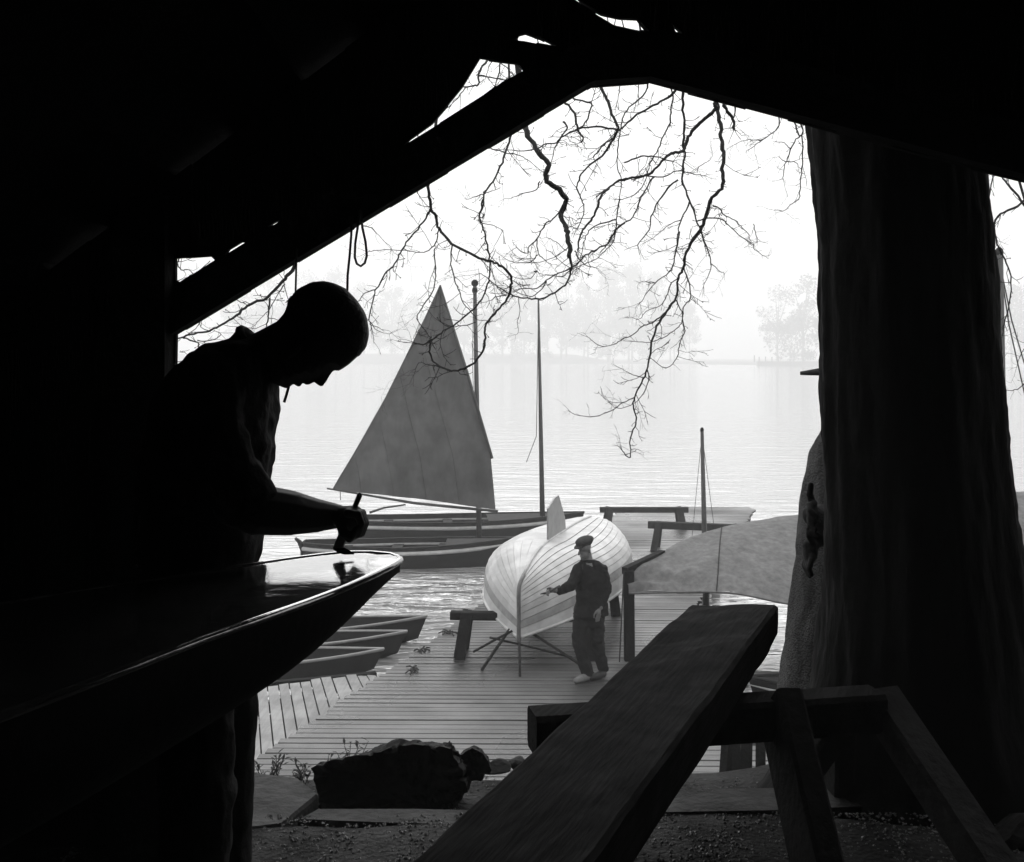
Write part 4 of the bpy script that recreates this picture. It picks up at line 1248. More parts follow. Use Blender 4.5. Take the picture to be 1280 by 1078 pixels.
# ------------------------------------------------------------------ white clinker boat, keel up
ub = V((jl1.x - jl0.x, jl1.y - jl0.y, 0)).normalized()
ub = V((.285, 1, 0)).normalized(); un = V((ub.y, -ub.x, 0))
st0 = P(649, 797, 14.0)
wb = thing('upturned_boat', V((.7, 16, DZ)), 'white clinker rowing boat lying keel up on trestles', 'boat')
LB = 4.35
def wb_b(t): return .97 * (1 - (1 - t / .5) ** 2.4) if t < .5 else .97 - .46 * ((t - .5) / .5) ** 2
def wb_g(t): return st0.z + .30 * (1 - (1 - min(1, t / .55)) ** 2) - .10 * max(0, (t - .55) / .45) ** 2     # gunwale
def wb_k(t): return st0.z + .64 + .32 * (1 - (1 - min(1, t / .35)) ** 2.2) - .06 * max(0, (t - .6) / .4) ** 2   # keel
def wb_p(t, s, side, off=0.0):
    """s 0 keel .. 1 gunwale"""
    full = .55 + .33 * min(1, t / .4)
    b_ = max(wb_b(t), .012); z0, z1 = wb_g(t), wb_k(t)
    ang = s * pi / 2
    x = b_ * (sin(ang) ** (1.15 - .42 * min(1, t / .35)))
    z = z0 + (z1 - z0) * (cos(ang) ** (.62 + .28 * (1 - min(1, t / .35))))
    if s >= 1: z = z0
    p = st0 + ub * (LB * t) ; p.z = 0
    nx_ = sin(ang) ; nz_ = cos(ang)
    return V((p.x, p.y, 0)) + un * side * (x + off * nx_) + V((0, 0, z + off * nz_))
NT = 40; NP = 11
for side in (-1, 1):
    for j in range(NP):
        s0, s1 = j / NP + (.006 if j else 0), (j + 1) / NP
        v = []; n = NT + 1
        for (s, off) in ((s0, .004), (s0 + (s1 - s0) * .5, .009), (min(1, s1), .013), (min(1, s1), -.004), (s0, -.012)):
            for i in range(n):
                t = i / NT
                v.append(wb_p(t ** 1.25, s, side, off if t > 0.01 else off * .5))
        fs = []
        for r in range(5):
            r2 = (r + 1) % 5
            fs += [(r * n + i, r * n + i + 1, r2 * n + i + 1, r2 * n + i) for i in range(NT)]
        fs += [tuple(r * n for r in range(5)), tuple(r * n + NT for r in reversed(range(5)))]
        mk('strake', v, fs, M['bottom'] if j == NP - 2 else M['white'], wb)
    lv = [wb_p((i / NT) ** 1.25, r_ / 22, side, -.014) for r_ in range(23) for i in range(NT + 1)]
    mk('lining', lv, [(r_ * (NT + 1) + i, r_ * (NT + 1) + i + 1, (r_ + 1) * (NT + 1) + i + 1, (r_ + 1) * (NT + 1) + i) for r_ in range(22) for i in range(NT)], M['bottom'], wb)
    mk('gunwale', *g_tube([wb_p((i / NT) ** 1.25, 1, side, .012) for i in range(NT + 1)], .02, 6), M['white'], wb, True)
tv = [wb_p(1, s / 12, -1) for s in range(12, -1, -1)] + [wb_p(1, s / 12, 1) for s in range(1, 13)]
mk('transom', tv + [p - ub * .03 for p in tv], [tuple(range(25)), tuple(reversed(range(25, 50)))] + [(i, (i + 1) % 25, 25 + (i + 1) % 25, 25 + i) for i in range(25)], M['white'], wb)
sb = MB()
stem = [V((st0.x, st0.y, wb_g(0) - .06)), V((st0.x, st0.y, wb_g(0) + .3)), V((st0.x, st0.y, wb_k(0) - .06)), wb_p(.012, 0, 1, .012), wb_p(.05, 0, 1, .012)]
stem = [p - ub * .022 if i < 3 else p for i, p in enumerate(stem)]
mk('stem_band', *g_tube(smooth_poly(stem, 5), .026, 8), M['stemband'], wb, True)
mk('keel', *g_tube([wb_p(.05 + .95 * i / 30, 0, 1, .016) for i in range(31)], .02, 6), M['white'], wb, True)
# the fin on the keel
fb0, fb1 = wb_p(.335, 0, 1, .0), wb_p(.58, 0, 1, .0)
fz = V((0, 0, 1))
fo = [fb0, fb0 + fz * .46 - ub * .0, fb0 + fz * .56 + ub * .40, fb0 + fz * .57 + ub * .62, fb1 + fz * .20 - ub * .06, fb1]
th = un * .011
mk('fin', [p - th for p in fo] + [p + th for p in fo], [tuple(range(6)), tuple(reversed(range(6, 12)))] + [(i, (i + 1) % 6, 6 + (i + 1) % 6, 6 + i) for i in range(6)], M['fin'], wb)
# its trestles and props
cN = V((.17, 14.6, DZ))
sawhorse('trestle', cN, -.06, 1.95, wb_g(.12) - DZ + .06, .16, 'dark trestle carrying the bow of the upturned white boat', M['darkwood'], splay=.26, legw=.15, barh=.1)
cF = st0 + ub * 3.2
sawhorse('trestle', V((cF.x, cF.y, DZ)), -.06, 1.5, wb_g(.74) - DZ - .01, .16, 'dark trestle under the stern half of the upturned white boat', M['darkwood'], splay=.26, legw=.15, barh=.1)
def stick(a, b_, r, label):
    tag(mk('prop_stick', *g_tube([a, a.lerp(b_, .5) + V((0, 0, .004)), b_], r, 7), M['greywood'], None, True, base=a if a.z < b_.z else b_), label, 'stick', 'sticks propped under the white boat')
def onDeck(x, y): return G(x, y, DZ)
stick(onDeck(650, 846), V((st0.x, st0.y + .02, wb_g(0) - .03)), .016, 'thin upright stick propping the stem of the white boat')
stick(onDeck(602, 838), P(637, 787, 14.2), .02, 'slanting stick leaning against the bow trestle from the left')
stick(onDeck(742, 842), P(667, 793, 14.25), .018, 'slanting stick under the right bow of the white boat')
stick(P(592, 815, 14.3), P(640, 789, 14.1), .016, 'short crossing stick tied below the bow of the white boat')
stick(P(612, 797, 14.15), P(715, 822, 14.2), .014, 'long low stick crossing under the white boat bow')

# ------------------------------------------------------------------ man painting the white boat
PD = 13.5
pm = thing('person', V((P(738, 0, PD).x, PD, DZ)), 'man in flat cap and dark jacket painting the white upturned boat', 'person')
fz0 = (CZ - DZ) * F / PD + HY
def q_(x, y, w=0.0):
    p = P(x, y, PD); return V((p.x, PD + w, p.z))
SP = PD / F
b = MB()
# head, turned down to the left
hcn = q_(732, 685.5, -.02)
Rh = rz(radians(122)) @ Matrix.Rotation(radians(-16), 3, 'X')
def hd(x, y, z): return hcn + Rh @ V((x, y, z))      # local +y = face direction... 
b.add(g_ball(hd(0, 0, .035), .074, .092, .085)); b.add(g_ball(hd(0, .025, -.045), .058, .068, .075))
b.add(g_ball(hd(0, .075, -.095), .028, .026, .024))
b.add(g_limb([hd(0, .088, .01), hd(0, .112, -.03)], [.012, .017], 8))
b.add(g_ball(hd(.074, -.005, -.02), .01, .018, .03)); b.add(g_ball(hd(-.074, -.005, -.02), .01, .018, .03))
b.add(g_limb([hd(-.03, .083, -.068), hd(.03, .083, -.068)], .009, 7))
b.add(g_limb([hd(-.045, .078, .022), hd(.045, .078, .022)], .011, 7))
b.add(g_limb([q_(733, 690, 0), q_(736, 705, 0)], [.055, .062]))
b.add(g_loft([slab(q_(x, y), hx, hy, 16, .85) for y, x, hx, hy in ((770, 738, .16, .12), (740, 738, .15, .115), (718, 738, .18, .12), (706, 737, .17, .1), (700, 736, .08, .07))]))
# painting arm (viewer's left) and brush hand
b.add(g_limb([q_(722, 711, -.06), q_(713, 728, -.16), q_(700, 734.5, -.2), q_(691, 733.5, -.22)], [.055, .048, .04, .028]))
b.add(g_ball(q_(688.5, 733, -.22), .042, .03, .034))
for i in range(4):
    b.add(g_limb([q_(687, 730.5 + i * 1.7, -.22), q_(683.5, 731 + i * 1.9, -.25), q_(682.5, 733 + i * 1.7, -.27), q_(685, 734 + i * 1.6, -.275)], [.011, .0105, .010, .009], 7))
b.add(g_limb([q_(690, 731, -.23), q_(686, 729, -.26), q_(683, 730, -.27)], [.013, .012, .010], 7))
# hanging arm
b.add(g_limb([q_(754, 712, .0), q_(757, 735, -.06), q_(750, 756, -.14)], [.055, .047, .032]))
b.add(g_ball(q_(747, 762, -.15), .03, .035, .045))
for i in range(4):
    b.add(g_limb([q_(745 + i * 1.6, 765, -.17 + i * .012), q_(743.5 + i * 1.6, 769.5, -.175 + i * .012), q_(743.5 + i * 1.4, 773, -.165 + i * .012)], [.0105, .010, .009], 7))
b.add(g_limb([q_(744, 760, -.17), q_(741.5, 764, -.185), q_(741, 768, -.185)], [.012, .011, .009], 7))
legs = [[(727, 768, -.02), (723, 800, -.08), (728, 822, -.05), (734, 839, -.05)], [(746, 768, .04), (747, 800, .0), (750, 820, .06), (754, 836, .07)]]
for L in legs:
    b.add(g_limb([q_(*p) for p in L], [.085, .07, .05, .04]))
remesh('body', b, .0085, M['skin'], pm, 1)
j = MB()
j.add(g_loft([slab(q_(x, y), hx, hy, 20, .85) for y, x, hx, hy in ((769, 738.5, .222, .165), (764, 738.5, .215, .16), (752, 739, .185, .14), (738, 739, .187, .14), (722, 739, .205, .145), (712, 738.5, .208, .13), (705, 737.5, .16, .1), (700, 736, .09, .075))]))
j.add(g_limb([q_(722, 712, -.05), q_(712.5, 728.5, -.16), q_(699, 735, -.2)], [.075, .066, .055]))
j.add(g_limb([q_(753, 713, 0), q_(757, 736, -.05), q_(750.5, 754, -.12)], [.078, .068, .055]))
remesh('jacket', j, .011, M['jacket'], pm, 2, disp=.016, ds=(9, 9, 11))
cz_ = MB()
cz_.add(g_tube([q_(731 + 7.5 * cos(a_) + 5, 702 + 1.5 * sin(a_) , .075 * sin(a_)) for a_ in [2 * pi * i / 16 for i in range(17)]], .02, 6))
cz_.add(g_limb([q_(730, 704, -.09), q_(727, 716, -.135)], [.024, .012]))
cz_.build('collar', M['jacket'], pm, True)
t_ = MB()
t_.add(g_loft([slab(q_(x, y), hx, hy, 16, .85) for y, x, hx, hy in ((782, 737, .17, .125), (770, 738, .175, .13), (758, 738, .17, .125))]))
for L in legs: t_.add(g_limb([q_(*p) for p in L], [.1, .084, .074, .074], 12))
remesh('trousers', t_, .011, M['trouser'], pm, 2, disp=.016, ds=(10, 10, 12))
for (x, y, w, mm) in ((732, 841.5, -.06, 'shoe'), (752, 840, .05, 'shoedark')):
    s = MB(); z0 = DZ + .045
    a = q_(x + 2, 0, w); a.z = z0 + .01; e = q_(x - 13, 0, w - .12); e.z = z0 - .008
    s.add(g_limb([a, a.lerp(e, .5), e], [.05, .046, .036]))
    remesh('shoe', s, .01, M[mm], pm, 1)
cp = MB()
cc = hd(0, -.004, .075)
cp.add(g_ball(cc + Rh @ V((0, -.005, .022)), .105, .122, .052, n=18, m=10, rot=Rh))
cp.add(g_ball(cc + Rh @ V((0, .0, -.01)), .088, .104, .04, n=18, m=10, rot=Rh))
cp.add(g_ball(cc + Rh @ V((0, .095, -.012)), .07, .062, .011, n=16, m=8, rot=Rh @ Matrix.Rotation(radians(-12), 3, 'X')))
remesh('cap', cp, .008, M['cap'], pm, 2)
brush('paint_brush', [q_(699, 726.5, -.27), q_(686, 733.5, -.27), q_(682, 735.5, -.26), q_(677, 738.5, -.2)], 'paint brush in the hand of the man in the flat cap', .022)

# ------------------------------------------------------------------ boats on the water
def open_boat(name, bow, stern, beam, fb, rise, label, m_hull, group=None, cat='rowing boat', stern_w=.55, deck=0.0, strake=True, thw=True, draft=.12):
    bow, stern = V((bow[0], bow[1], 0)), V((stern[0], stern[1], 0))
    ax = (bow - stern); L = ax.length; ax.normalize(); nn = V((ax.y, -ax.x, 0))
    t_ = thing(name, (bow + stern) / 2 - V((0, 0, draft)), label, cat, group)
    N = 26
    def hb(t): return beam / 2 * (stern_w + (1 - stern_w) * min(1, t / .45) ** .7) * (1 if t < .45 else max(0.0, 1 - ((t - .45) / .55) ** 2.3))
    def sh(t): return fb + rise * max(0, (t - .4) / .6) ** 2 + rise * .35 * max(0, (.4 - t) / .4) ** 2
    def ring(t, k, inner):
        o = stern + ax * (L * t + (.1 * rise / .3 * max(0, (t - .8) / .2) ** 2 * 0))
        h = max(hb(t), .012) - (.022 if inner else 0)
        top = sh(t); bot = -draft + (.04 if inner else 0) + .18 * max(0, (t - .75) / .25) ** 2
        r = []
        for i in range(15):
            a = pi * i / 14
            x = math.copysign(abs(cos(a)) ** .6, cos(a)) * max(h, .006)
            z = top - (top - bot) * sin(a) ** .8
            r.append(o + nn * x + V((0, 0, z)) + ax * (.14 * (z - bot) / (top - bot + .01) * max(0, (t - .7) / .3)))
        return r
    ro = [ring(i / N, i, False) for i in range(N + 1)]
    ri = [ring(i / N, i, True) for i in range(N + 1)]
    v, f = g_loft(ro, False, False); v2, f2 = g_loft(ri, False, False)
    n = len(v)
    f = f + [tuple(n + i for i in q) for q in f2]
    f.append(tuple(range(15))); f.append(tuple(n + i for i in range(15)))
    mk('hull', v + v2, f, m_hull, t_, True)
    g_ = [r[0] + V((0, 0, .005)) for r in ro] + [r[14] + V((0, 0, .005)) for r in reversed(ro)]
    mk('gunwale', *g_tube(g_ + [g_[0]], .022, 6), M['fin'] if name == 'rowing_skiff' else m_hull, t_, True)
    if strake:
        for e in (1, 13):
            s = [r[e].lerp(r[e - 1 if e == 1 else e + 1], .35) + nn * (.012 if e == 1 else -.012) for r in ro]
            mk('rubbing_strake', *g_tube(s, [.042] * (N - 3) + [.03, .02, .012, .006], 6), M['rub'], t_, True)
    if thw:
        for t in (.2, .45, .68):
            h = hb(t) - .02; c = stern + ax * L * t + V((0, 0, sh(t) - .12))
            mk('thwart', *g_beam(c - nn * h, c + nn * h, .22, .03), M['darkwood'] if name == 'rowing_skiff' else M['greywood'], t_)
    if deck:
        dv = []; i0 = int(N * (1 - deck))
        ps = [ro[i][0] - V((0, 0, .004)) for i in range(i0, N + 1)] + [ro[i][14] - V((0, 0, .004)) for i in range(N, i0 - 1, -1)]
        k = N + 1 - i0
        mk('foredeck', ps, [(i, i + 1, 2 * k - 2 - i, 2 * k - 1 - i) for i in range(k - 1)], M['greywood'], t_)
    return t_, ax, nn

def mast(parent, foot, topp, r0, r1, name='mast'):
    return mk(name, *g_tube([foot, foot.lerp(topp, .5), topp], [r0, (r0 + r1) / 2 * 1.05, r1], 10), M['spar'], parent, True)

# nearer sailing boat with the brown sail (bow to the right, curled stern post at the left)
dB = 23.3
sB, _, nB = open_boat('sailing_boat', (P(636, 0, dB).x, dB + .05), (P(380, 0, dB).x, dB), 1.25, .44, .12, 'dark sailing boat with tanned sail set, pale rubbing strake', M['hulldark'], cat='sailboat', stern_w=.25, deck=.3)
pst = P(381, 690, dB)
mk('stern_post', *g_tube([V((pst.x - .03, dB, -.1)), V((pst.x - .04, dB, .3)), V((pst.x - .11, dB, .48)), V((pst.x - .2, dB, .56))], [.05, .055, .05, .03], 8), M['hulldark'], sB, True)
mf = P(599, 672, dB); mt = P(593.5, 356, dB)
mast(sB, mf, mt, .058, .038)
mk('mast_truck', *g_ball(mt + V((0, 0, .03)), .075, n=12, m=8), M['darkwood'], sB, True)
mk('mast_sheave', *g_ball(mt + V((0, 0, -.12)), .06, .05, .08, n=10, m=6), M['darkwood'], sB, True)
# sail: head, throat, tack, clew
sd_ = dB - .22
hd_, thr, tck, clw = P(549.5, 358, sd_), P(613.5, 572, sd_), P(619.5, 637, sd_), P(416, 612, sd_)
NSX, NSY = 28, 44
sv = []
for jx in range(NSY + 1):
    t = jx / NSY                      # from head to foot
    lu = hd_.lerp(thr, t / .77) if t < .77 else thr.lerp(tck, (t - .77) / .23)
    le = hd_.lerp(clw, t) + V((-.16 * sin(pi * t) * -.55, 0, 0))
    for ix in range(NSX + 1):
        s = ix / NSX
        p = lu.lerp(le, s)
        p += V((0, -.34 * sin(pi * s ** .8) * sin(pi * min(1, t * .85 + .05)) , 0))
        # wrinkles: soft creases running to the clew and from the throat
        p += V((0, .045 * sin(22 * (s - t * .6) + 3 * noise.noise((s * 3, t * 3, 0))) * s * t, 0))
        p += V((0, .13 * noise.noise((s * 3.1, t * 4.2, 2)) + .06 * noise.noise((s * 6 + t * 5, t * 10 - s * 3, 6)), 0))
        if jx == NSY: p.z += .03 * sin(pi * s)
        sv.append(p)
sf = [(j_ * (NSX + 1) + i, j_ * (NSX + 1) + i + 1, (j_ + 1) * (NSX + 1) + i + 1, (j_ + 1) * (NSX + 1) + i) for j_ in range(NSY) for i in range(NSX)]
sail = mk('sail', sv, sf, M['sail'], sB, True)
mk('bolt_rope', *g_tube([sv[j_ * (NSX + 1) + NSX] for j_ in range(NSY + 1)], .012, 5), M['spar'], sail)
for s_ in (.22, .42, .62, .82):
    pts_ = []
    for j_ in range(NSY + 1):
        q_i = s_ * NSX * NSY / max(1, j_) if j_ else 1e9
        if q_i <= NSX:
            i0 = int(q_i); f_ = q_i - i0; i1 = min(NSX, i0 + 1)
            pts_.append(sv[j_ * (NSX + 1) + i0].lerp(sv[j_ * (NSX + 1) + i1], f_) + V((0, -.004, 0)))
    if len(pts_) > 2: mk('seam', *g_tube(pts_, .007, 4), M['sail'], sail)
mk('yard', *g_tube([hd_ + V((.01, -.03, .02)), hd_.lerp(thr, .5) + V((.035, -.03, 0)), thr + V((.03, -.03, -.02))], [.02, .032, .028], 8), M['spar'], sB, True)
mk('boom', *g_tube([clw + V((-.12, .0, .02)), clw.lerp(tck, .5) + V((0, .0, -.075)), tck + V((.05, 0, -.04))], [.018, .03, .03], 8), M['spar'], sB, True)
mk('sheet_rope', *g_tube([clw + V((.15, 0, -.02)), clw + V((.16, .0, -.22))], .008, 5), M['rope'], sB)
mk('halyard', *g_tube([P(592, 358, dB - .1), P(590.5, 450, dB - .1), P(597, 660, dB - .1)], .006, 5), M['rope'], sB)

# farther boat with bare mast
dA = 26.4
sA, _, nA = open_boat('sailing_boat', (P(724, 0, dA).x, dA + .3), (P(425, 0, dA).x, dA - .1), 1.5, .50, .12, 'long dark sailing boat with bare mast moored behind the brown sail', M['hulldark'], cat='sailboat', deck=.35)
mast(sA, P(678, 645, dA), P(673, 376, dA), .062, .022)
for a, b_ in (((673, 385), (670.5, 545)), ((672.5, 400), (674.5, 560)), ((670.5, 545), (658, 578))):
    mk('stay', *g_tube([P(*a, dA - .08), P((a[0] + b_[0]) / 2, (a[1] + b_[1]) / 2, dA - .08), P(*b_, dA - .08)], .009, 5), M['rope'], sA)
mk('tiller', *g_tube([P(462, 641, dA), P(480, 635, dA), P(507, 631, dA)], [.03, .025, .02], 7), M['spar'], sA, True)

# dark skiffs moored beside the slipway
for i, (bx, by, dd, ln, fbd, lab) in enumerate(((534, 803, 0, 4.6, .26, 'dark rowing skiff moored farthest along the jetty, nearest the rippled water'),
                                                (509, 822, 0, 4.4, .24, 'dark rowing skiff moored between two others beside the slipway'),
                                                (480, 842, 0, 4.2, .20, 'dark rowing skiff moored closest to the pale slipway boards'))):
    p = G(bx, by, 0)
    open_boat('rowing_skiff', (p.x - .14, p.y), (p.x - ln, p.y - .22 + .12 * i), 1.0, fbd, .13, lab, M['hulldark'], 'skiffs moored at the slipway', strake=False, stern_w=.6)

# boat under the canopy and the masts behind it
p = G(945, 850, 0)
sR, _, _ = open_boat('launch', (2.95, 13.35), (7.4, 12.9), 1.2, .42, .1, 'launch moored under the tarpaulin cover, bow showing beside the plank', M['hulldark'], cat='launch', deck=.4)
mR = open_boat('sailing_dinghy', (3.5, 18.0), (2.75, 15.4), .9, .2, .0, 'small dinghy with thin dark mast lying alongside the jetty behind the tarpaulin cover', M['hulldark'], cat='sailboat', strake=False)[0]
MRD = 17.2
mast(mR, V((P(881, 0, MRD).x + .03, MRD, .05)), P(877.5, 537, MRD), .052, .026)
mk('mast_cap', *g_ball(P(877.5, 538, MRD), .03, .03, .045, n=8, m=6), M['darkwood'], mR, True)
for x in (866, 893):
    mk('stay', *g_tube([P(877.5, 542, MRD), P(x, 662, MRD), P(x + (x - 877.5) * .6, 740, MRD)], .004, 4), M['rope'], mR)
mS = open_boat('sailing_dinghy', (P(1252, 0, 18).x + .1, 20.4), (P(1252, 0, 18).x, 16.2), 1.3, .4, .1, 'dinghy with a tall thick mast and stays right of the tree', M['hulldark'], cat='sailboat')[0]
mast(mS, V((P(1256, 0, 18).x, 18, .05)), P(1249, 316, 18), .075, .06)
mk('mast_cap', *g_ball(P(1249, 316, 18), .07, .07, .09, n=8, m=6), M['darkwood'], mS, True)
for x, y in ((1285, 470), (1278, 480), (1262, 560), (1240, 520)):
    mk('stay', *g_tube([P(1250, 330, 18), P((1250 + x) / 2 - 3, (330 + y) / 2, 18), P(x, y, 18), P(x + (x - 1245) * .6, y + (y - 330) * .6, 18)], .011, 5), M['rope'], mS)

# ------------------------------------------------------------------ tarpaulin cover on posts
tp = thing('tarpaulin_cover', V((3.5, 14.6, DZ)), 'sagging grey tarpaulin stretched over a frame beside the jetty', 'tarpaulin')
hem = [P(786, 742, 14.2), P(830, 741, 14.1), P(880, 740, 14.0), P(925, 743, 13.9), P(985, 755, 13.8), P(1050, 762, 13.8), P(1130, 770, 13.8), P(1220, 770, 13.8), P(1330, 760, 13.8)]
edge = [P(783, 714, 14.35), P(812, 697, 14.8), P(868, 670, 15.6), P(920, 655, 16.0), P(985, 645, 16.3), P(1060, 634, 16.4), P(1140, 625, 16.4), P(1225, 618, 16.4), P(1330, 612, 16.4)]
NU_ = 60; NV_ = 22
H_, E_ = resample(hem, NU_), resample(edge, NU_)
tv = []
for j_ in range(NV_ + 7):
    for i in range(NU_):
        if j_ <= NV_:
            t = j_ / NV_
            p = H_[i].lerp(E_[i], t)
            dd = (E_[i] - H_[i]).length
            p.z += .10 * sin(pi * t) * min(1, dd / 2.0) - (.0 if t > .08 else 0)
            u = i / NU_
            p.z += .045 * sin(u * 34 + t * 9 + 2.5 * noise.noise((u * 8, t * 3, 1))) * (1 - t) * max(0, 1 - u * 2.2)
            p.z += .02 * sin(math.atan2(t, u * 4 + .02) * 16 + 2 * noise.noise((u * 3, t * 2, 4))) * math.exp(-u * 4.5) * min(1, t * 3)
            p.z += .09 * noise.noise((u * 7, t * 2.5, 3)) * sin(pi * t) + .02 * noise.noise((u * 25, t * 9, 8))
        else:
            t = (j_ - NV_) / 6
            p = E_[i] + V((.05, 1.2 * t, -.9 * t * t - .15 * t)) * (.25 + .75 * min(1, i / 14))
        tv.append(p)
tf = [(j_ * NU_ + i, j_ * NU_ + i + 1, (j_ + 1) * NU_ + i + 1, (j_ + 1) * NU_ + i) for j_ in range(NV_ + 6) for i in range(NU_ - 1)]
cv = mk('canvas', tv, tf, M['tarp'], tp, True)
mk('hem', *g_tube(H_, .014, 6), M['tarp'], cv, True)
def seam(u):
    out = []
    for j_ in range(NV_ + 1):
        q = u * NU_ + j_ * .25; i = min(NU_ - 2, int(q)); t = q - i
        out.append(tv[j_ * NU_ + i].lerp(tv[j_ * NU_ + i + 1], t) + V((0, -.004, .005)))
    return smooth_poly(out, 2)
mk('seam', *g_tube(seam(.20), .007, 5), M['greywood'], cv)
mk('seam', *g_tube(seam(.52), .007, 5), M['greywood'], cv)
pf = G(787, 826, DZ)
mk('post', *g_beam(V((pf.x, pf.y + .02, DZ - .02)), V((pf.x - .01, pf.y + .02, P(0, 714, 14.3).z)), .15, .13, bev=.01), M['darkwood'], tp)
for i, (pp, z) in enumerate(((P(1290, 700, 13.9), 0), (P(1310, 640, 16.2), 0))):
    mk('post', *g_beam(V((pp.x, pp.y, -.7)), V((pp.x, pp.y, pp.z + .05)), .12, .12), M['darkwood'], tp)
mk('ridge_pole', *g_beam(P(781, 714, 14.32), P(828, 692, 15.0), .09, .09), M['darkwood'], tp)
mk('ridge_pole', *g_tube([e - V((0, 0, .05)) for e in E_[12:]], .04, 8), M['darkwood'], tp)
mk('guy_rope', *g_tube([V((pf.x - .08, pf.y - .06, P(0, 716, 14.2).z)), V((pf.x - .14, pf.y - .1, DZ + .01))], .009, 5), M['rope'], tp)
# post beneath, next to the jetty edge
o = mk('mooring_post', *g_tube([G(882, 760, -.2) + V((0, 0, -.7)), G(882, 760, -.2) + V((0, 0, 1.05))], .07, 10), M['darkwood'], None, True, base=G(882, 760, -.2))
tag(o, 'dark mooring post at the jetty edge below the tarpaulin hem', 'post')
# twig litter on the deck
for (x, y, r) in ((527, 815, 1), (562, 792, 2), (518, 838, 3)):
    c = G(x, y, DZ + .006); b = MB(); rg = random.Random(r)
    for i in range(9):
        a = rg.uniform(0, 6.28); l = rg.uniform(.06, .16)
        b.add(g_tube([c + V((rg.uniform(-.05, .05), rg.uniform(-.05, .05), .01)), c + V((cos(a) * l * .6, sin(a) * l, .03)), c + V((cos(a) * l, sin(a) * l * 1.5, .008))], .009, 5))
    tag(b.build('rope_scrap', M['rope'], None, base=c), 'tangled scrap of dark rope lying on the jetty planks', 'rope', 'rope scraps on the jetty')

# ------------------------------------------------------------------ far trees in the mist
def far_tree(seed, h, wdt, dens):
    rg = random.Random(seed)
    tb, cr = MB(), MB()
    tb.add(g_tube([V((0, 0, -1)), V((rg.uniform(-.3, .3), 0, h * .3)), V((rg.uniform(-.6, .6), 0, h * .62))], [h * .016, h * .012, h * .005], 7))
    lob = []
    for i in range(21):
        a = rg.uniform(0, 2 * pi); r = rg.uniform(.1, .46) * wdt; z = rg.uniform(.07, .92) * h
        r *= min(1, (1.06 - z / h) * 2.3)
        c = V((cos(a) * r, sin(a) * r, z)); lob.append((c, rg.uniform(.13, .24) * wdt))
        tb.add(g_tube([V((0, 0, h * rg.uniform(.22, .5))), c * .5 + V((0, 0, h * .22)), c], [h * .009, h * .006, h * .002], 5))
    for c, r in lob:
        for k in range(dens):
            d = V((rg.gauss(0, 1), rg.gauss(0, 1), rg.gauss(0, .8))).normalized() * r * rg.random() ** .4
            p = c + d; s = rg.uniform(.2, .7)
            e1 = V((rg.uniform(-1, 1), rg.uniform(-1, 1), rg.uniform(-1, 1))).normalized() * s
            e2 = e1.orthogonal().normalized() * s * rg.uniform(.25, .6)
            cr.add(([p - e1, p + e2, p + e1, p - e2], [(0, 1, 2, 3)]))
    t = thing('lakeside_tree', V((0, 0, 0)), 'tmp', 'tree')
    tb.build('trunk', M['fartree'], t); cr.build('crown', M['fartree'], t)
    return t
protos = [far_tree(i, 25, 15, 120) for i in range(4)]
spots = []
def tr_at(x, ytop, d, kind, sx=1.0): spots.append((x, ytop, d, kind, sx))
WOOD = 'trees of the far shore wood'
for x, yt in ((628, 347), (655, 334), (684, 352), (708, 340), (735, 346), (762, 328), (790, 324), (818, 335), (843, 350), (862, 376)): tr_at(x, yt, 655 + (x * 7 % 23), x % 4, .72)
for x, yt in ((605, 388), (640, 378), (672, 382), (702, 376), (730, 384), (760, 372), (786, 378), (812, 376), (838, 388)): tr_at(x, yt, 628 + (x * 7 % 11), (x + 1) % 4, 1.15)
for x, yt in ((300, 352), (340, 340), (385, 338), (420, 333), (455, 347), (490, 354), (520, 368), (570, 372), (600, 366)): tr_at(x, yt, 690 + (x * 5 % 20), x % 4, .85)
for x, yt in ((315, 392), (362, 385), (402, 380), (438, 384), (474, 388), (506, 394), (548, 396), (580, 390)): tr_at(x, yt, 662 + (x * 7 % 11), (x + 1) % 4, 1.1)
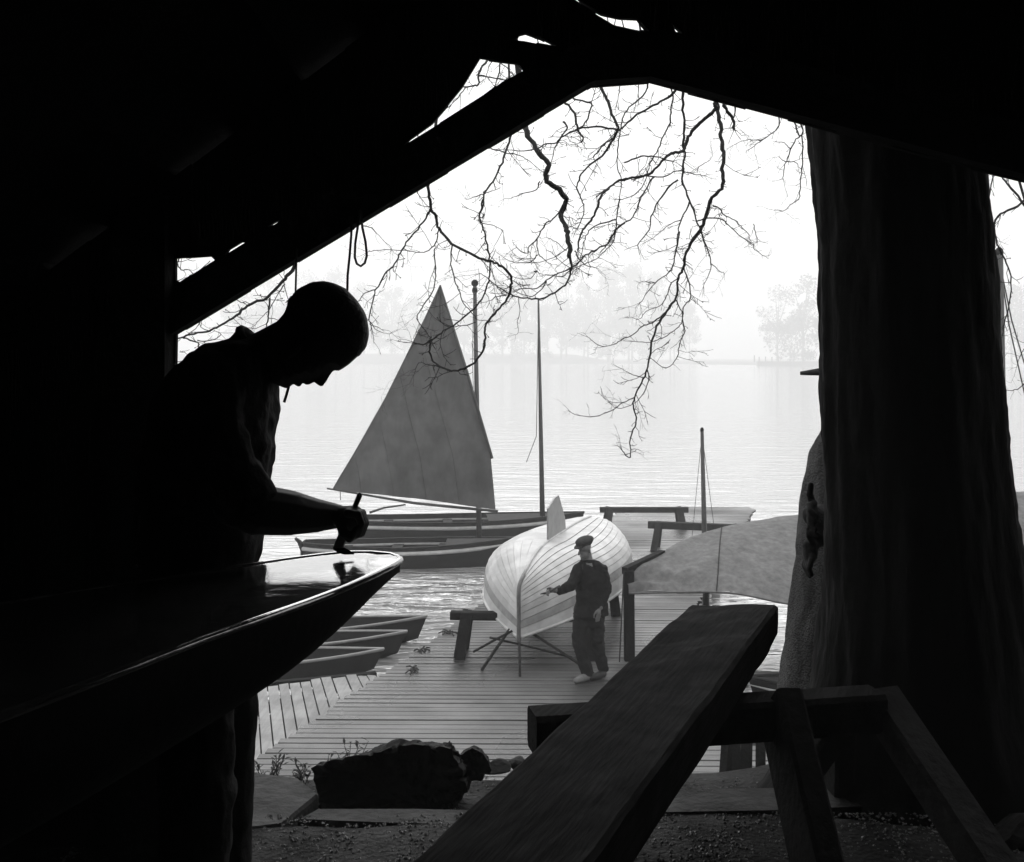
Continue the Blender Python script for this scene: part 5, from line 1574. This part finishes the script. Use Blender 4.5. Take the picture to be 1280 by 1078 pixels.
for x, yt in ((972, 357), (1004, 346), (1040, 350), (1265, 352), (1290, 360)): tr_at(x, yt, 520 + x % 7, (x + 1) % 4, .95)
GL = {0: ('bare hazy tree in the wood on the far shore', 'trees of the far shore wood'),
      1: ('darker leafy tree standing by the low quay across the lake', 'trees by the far quay')}
first = [True] * 4
for (x, yt, d, kd, sx) in spots:
    t = protos[kd] if first[kd] else copy_tree(protos[kd])
    first[kd] = False
    zb = 1.0 if x > 900 else (3.5 if d > 650 else 2)
    top = P(x, yt, d); h = top.z - zb
    t.location = (top.x, d, zb)
    k = h / 25
    t.scale = (k * sx, k * sx, k); t.rotation_euler = (0, 0, (x * 1.7) % 6.28)
    g_ = 1 if (x > 900) else 0
    tag(t, GL[g_][0], 'tree', GL[g_][1])
# little quay with posts across the water
qc = P(985, 452, 490)
quay = mk('quay', *g_box((qc.x + 4, 492, .6), 34, 3, 2.6), M['farland'], None, base=(qc.x + 4, 492, -.5))
tag(quay, 'low landing quay across the lake under the leafy trees', 'quay')
for x, h in ((944, 3.0), (950, 2.2), (958, 2.4), (966, 2.2), (974, 2.6)):
    a = P(x, 446, 490)
    o = mk('mooring_post', *g_tube([(a.x, 491.6, 1.6), (a.x, 491.6, 1.9 + h * .9)], .26, 7), M['fartree'], None, base=(a.x, 491.6, 1.6))
    tag(o, 'tiny hazy post standing on the far landing quay', 'post', 'posts on the far quay')

# ------------------------------------------------------------------ mist
hv_, hf_ = g_box((0, (LY0 + LY1) / 2, 33), 2 * LX + 40, LY1 - LY0 + 40, 70)
hz = mk('haze', hv_, hf_, None)
tag(hz, 'pale mist over the lake', kind='stuff')
hm = bpy.data.materials.new('mist'); hm.use_nodes = True
hn, hl = hm.node_tree.nodes, hm.node_tree.links
hn.clear()
ho = hn.new('ShaderNodeOutputMaterial'); pv = hn.new('ShaderNodeVolumePrincipled')
pv.inputs['Color'].default_value = (.995, .995, .995, 1)
pv.inputs['Density'].default_value = .0027
pv.inputs['Anisotropy'].default_value = .35
hl.new(pv.outputs[0], ho.inputs['Volume'])
hz.data.materials.append(hm)
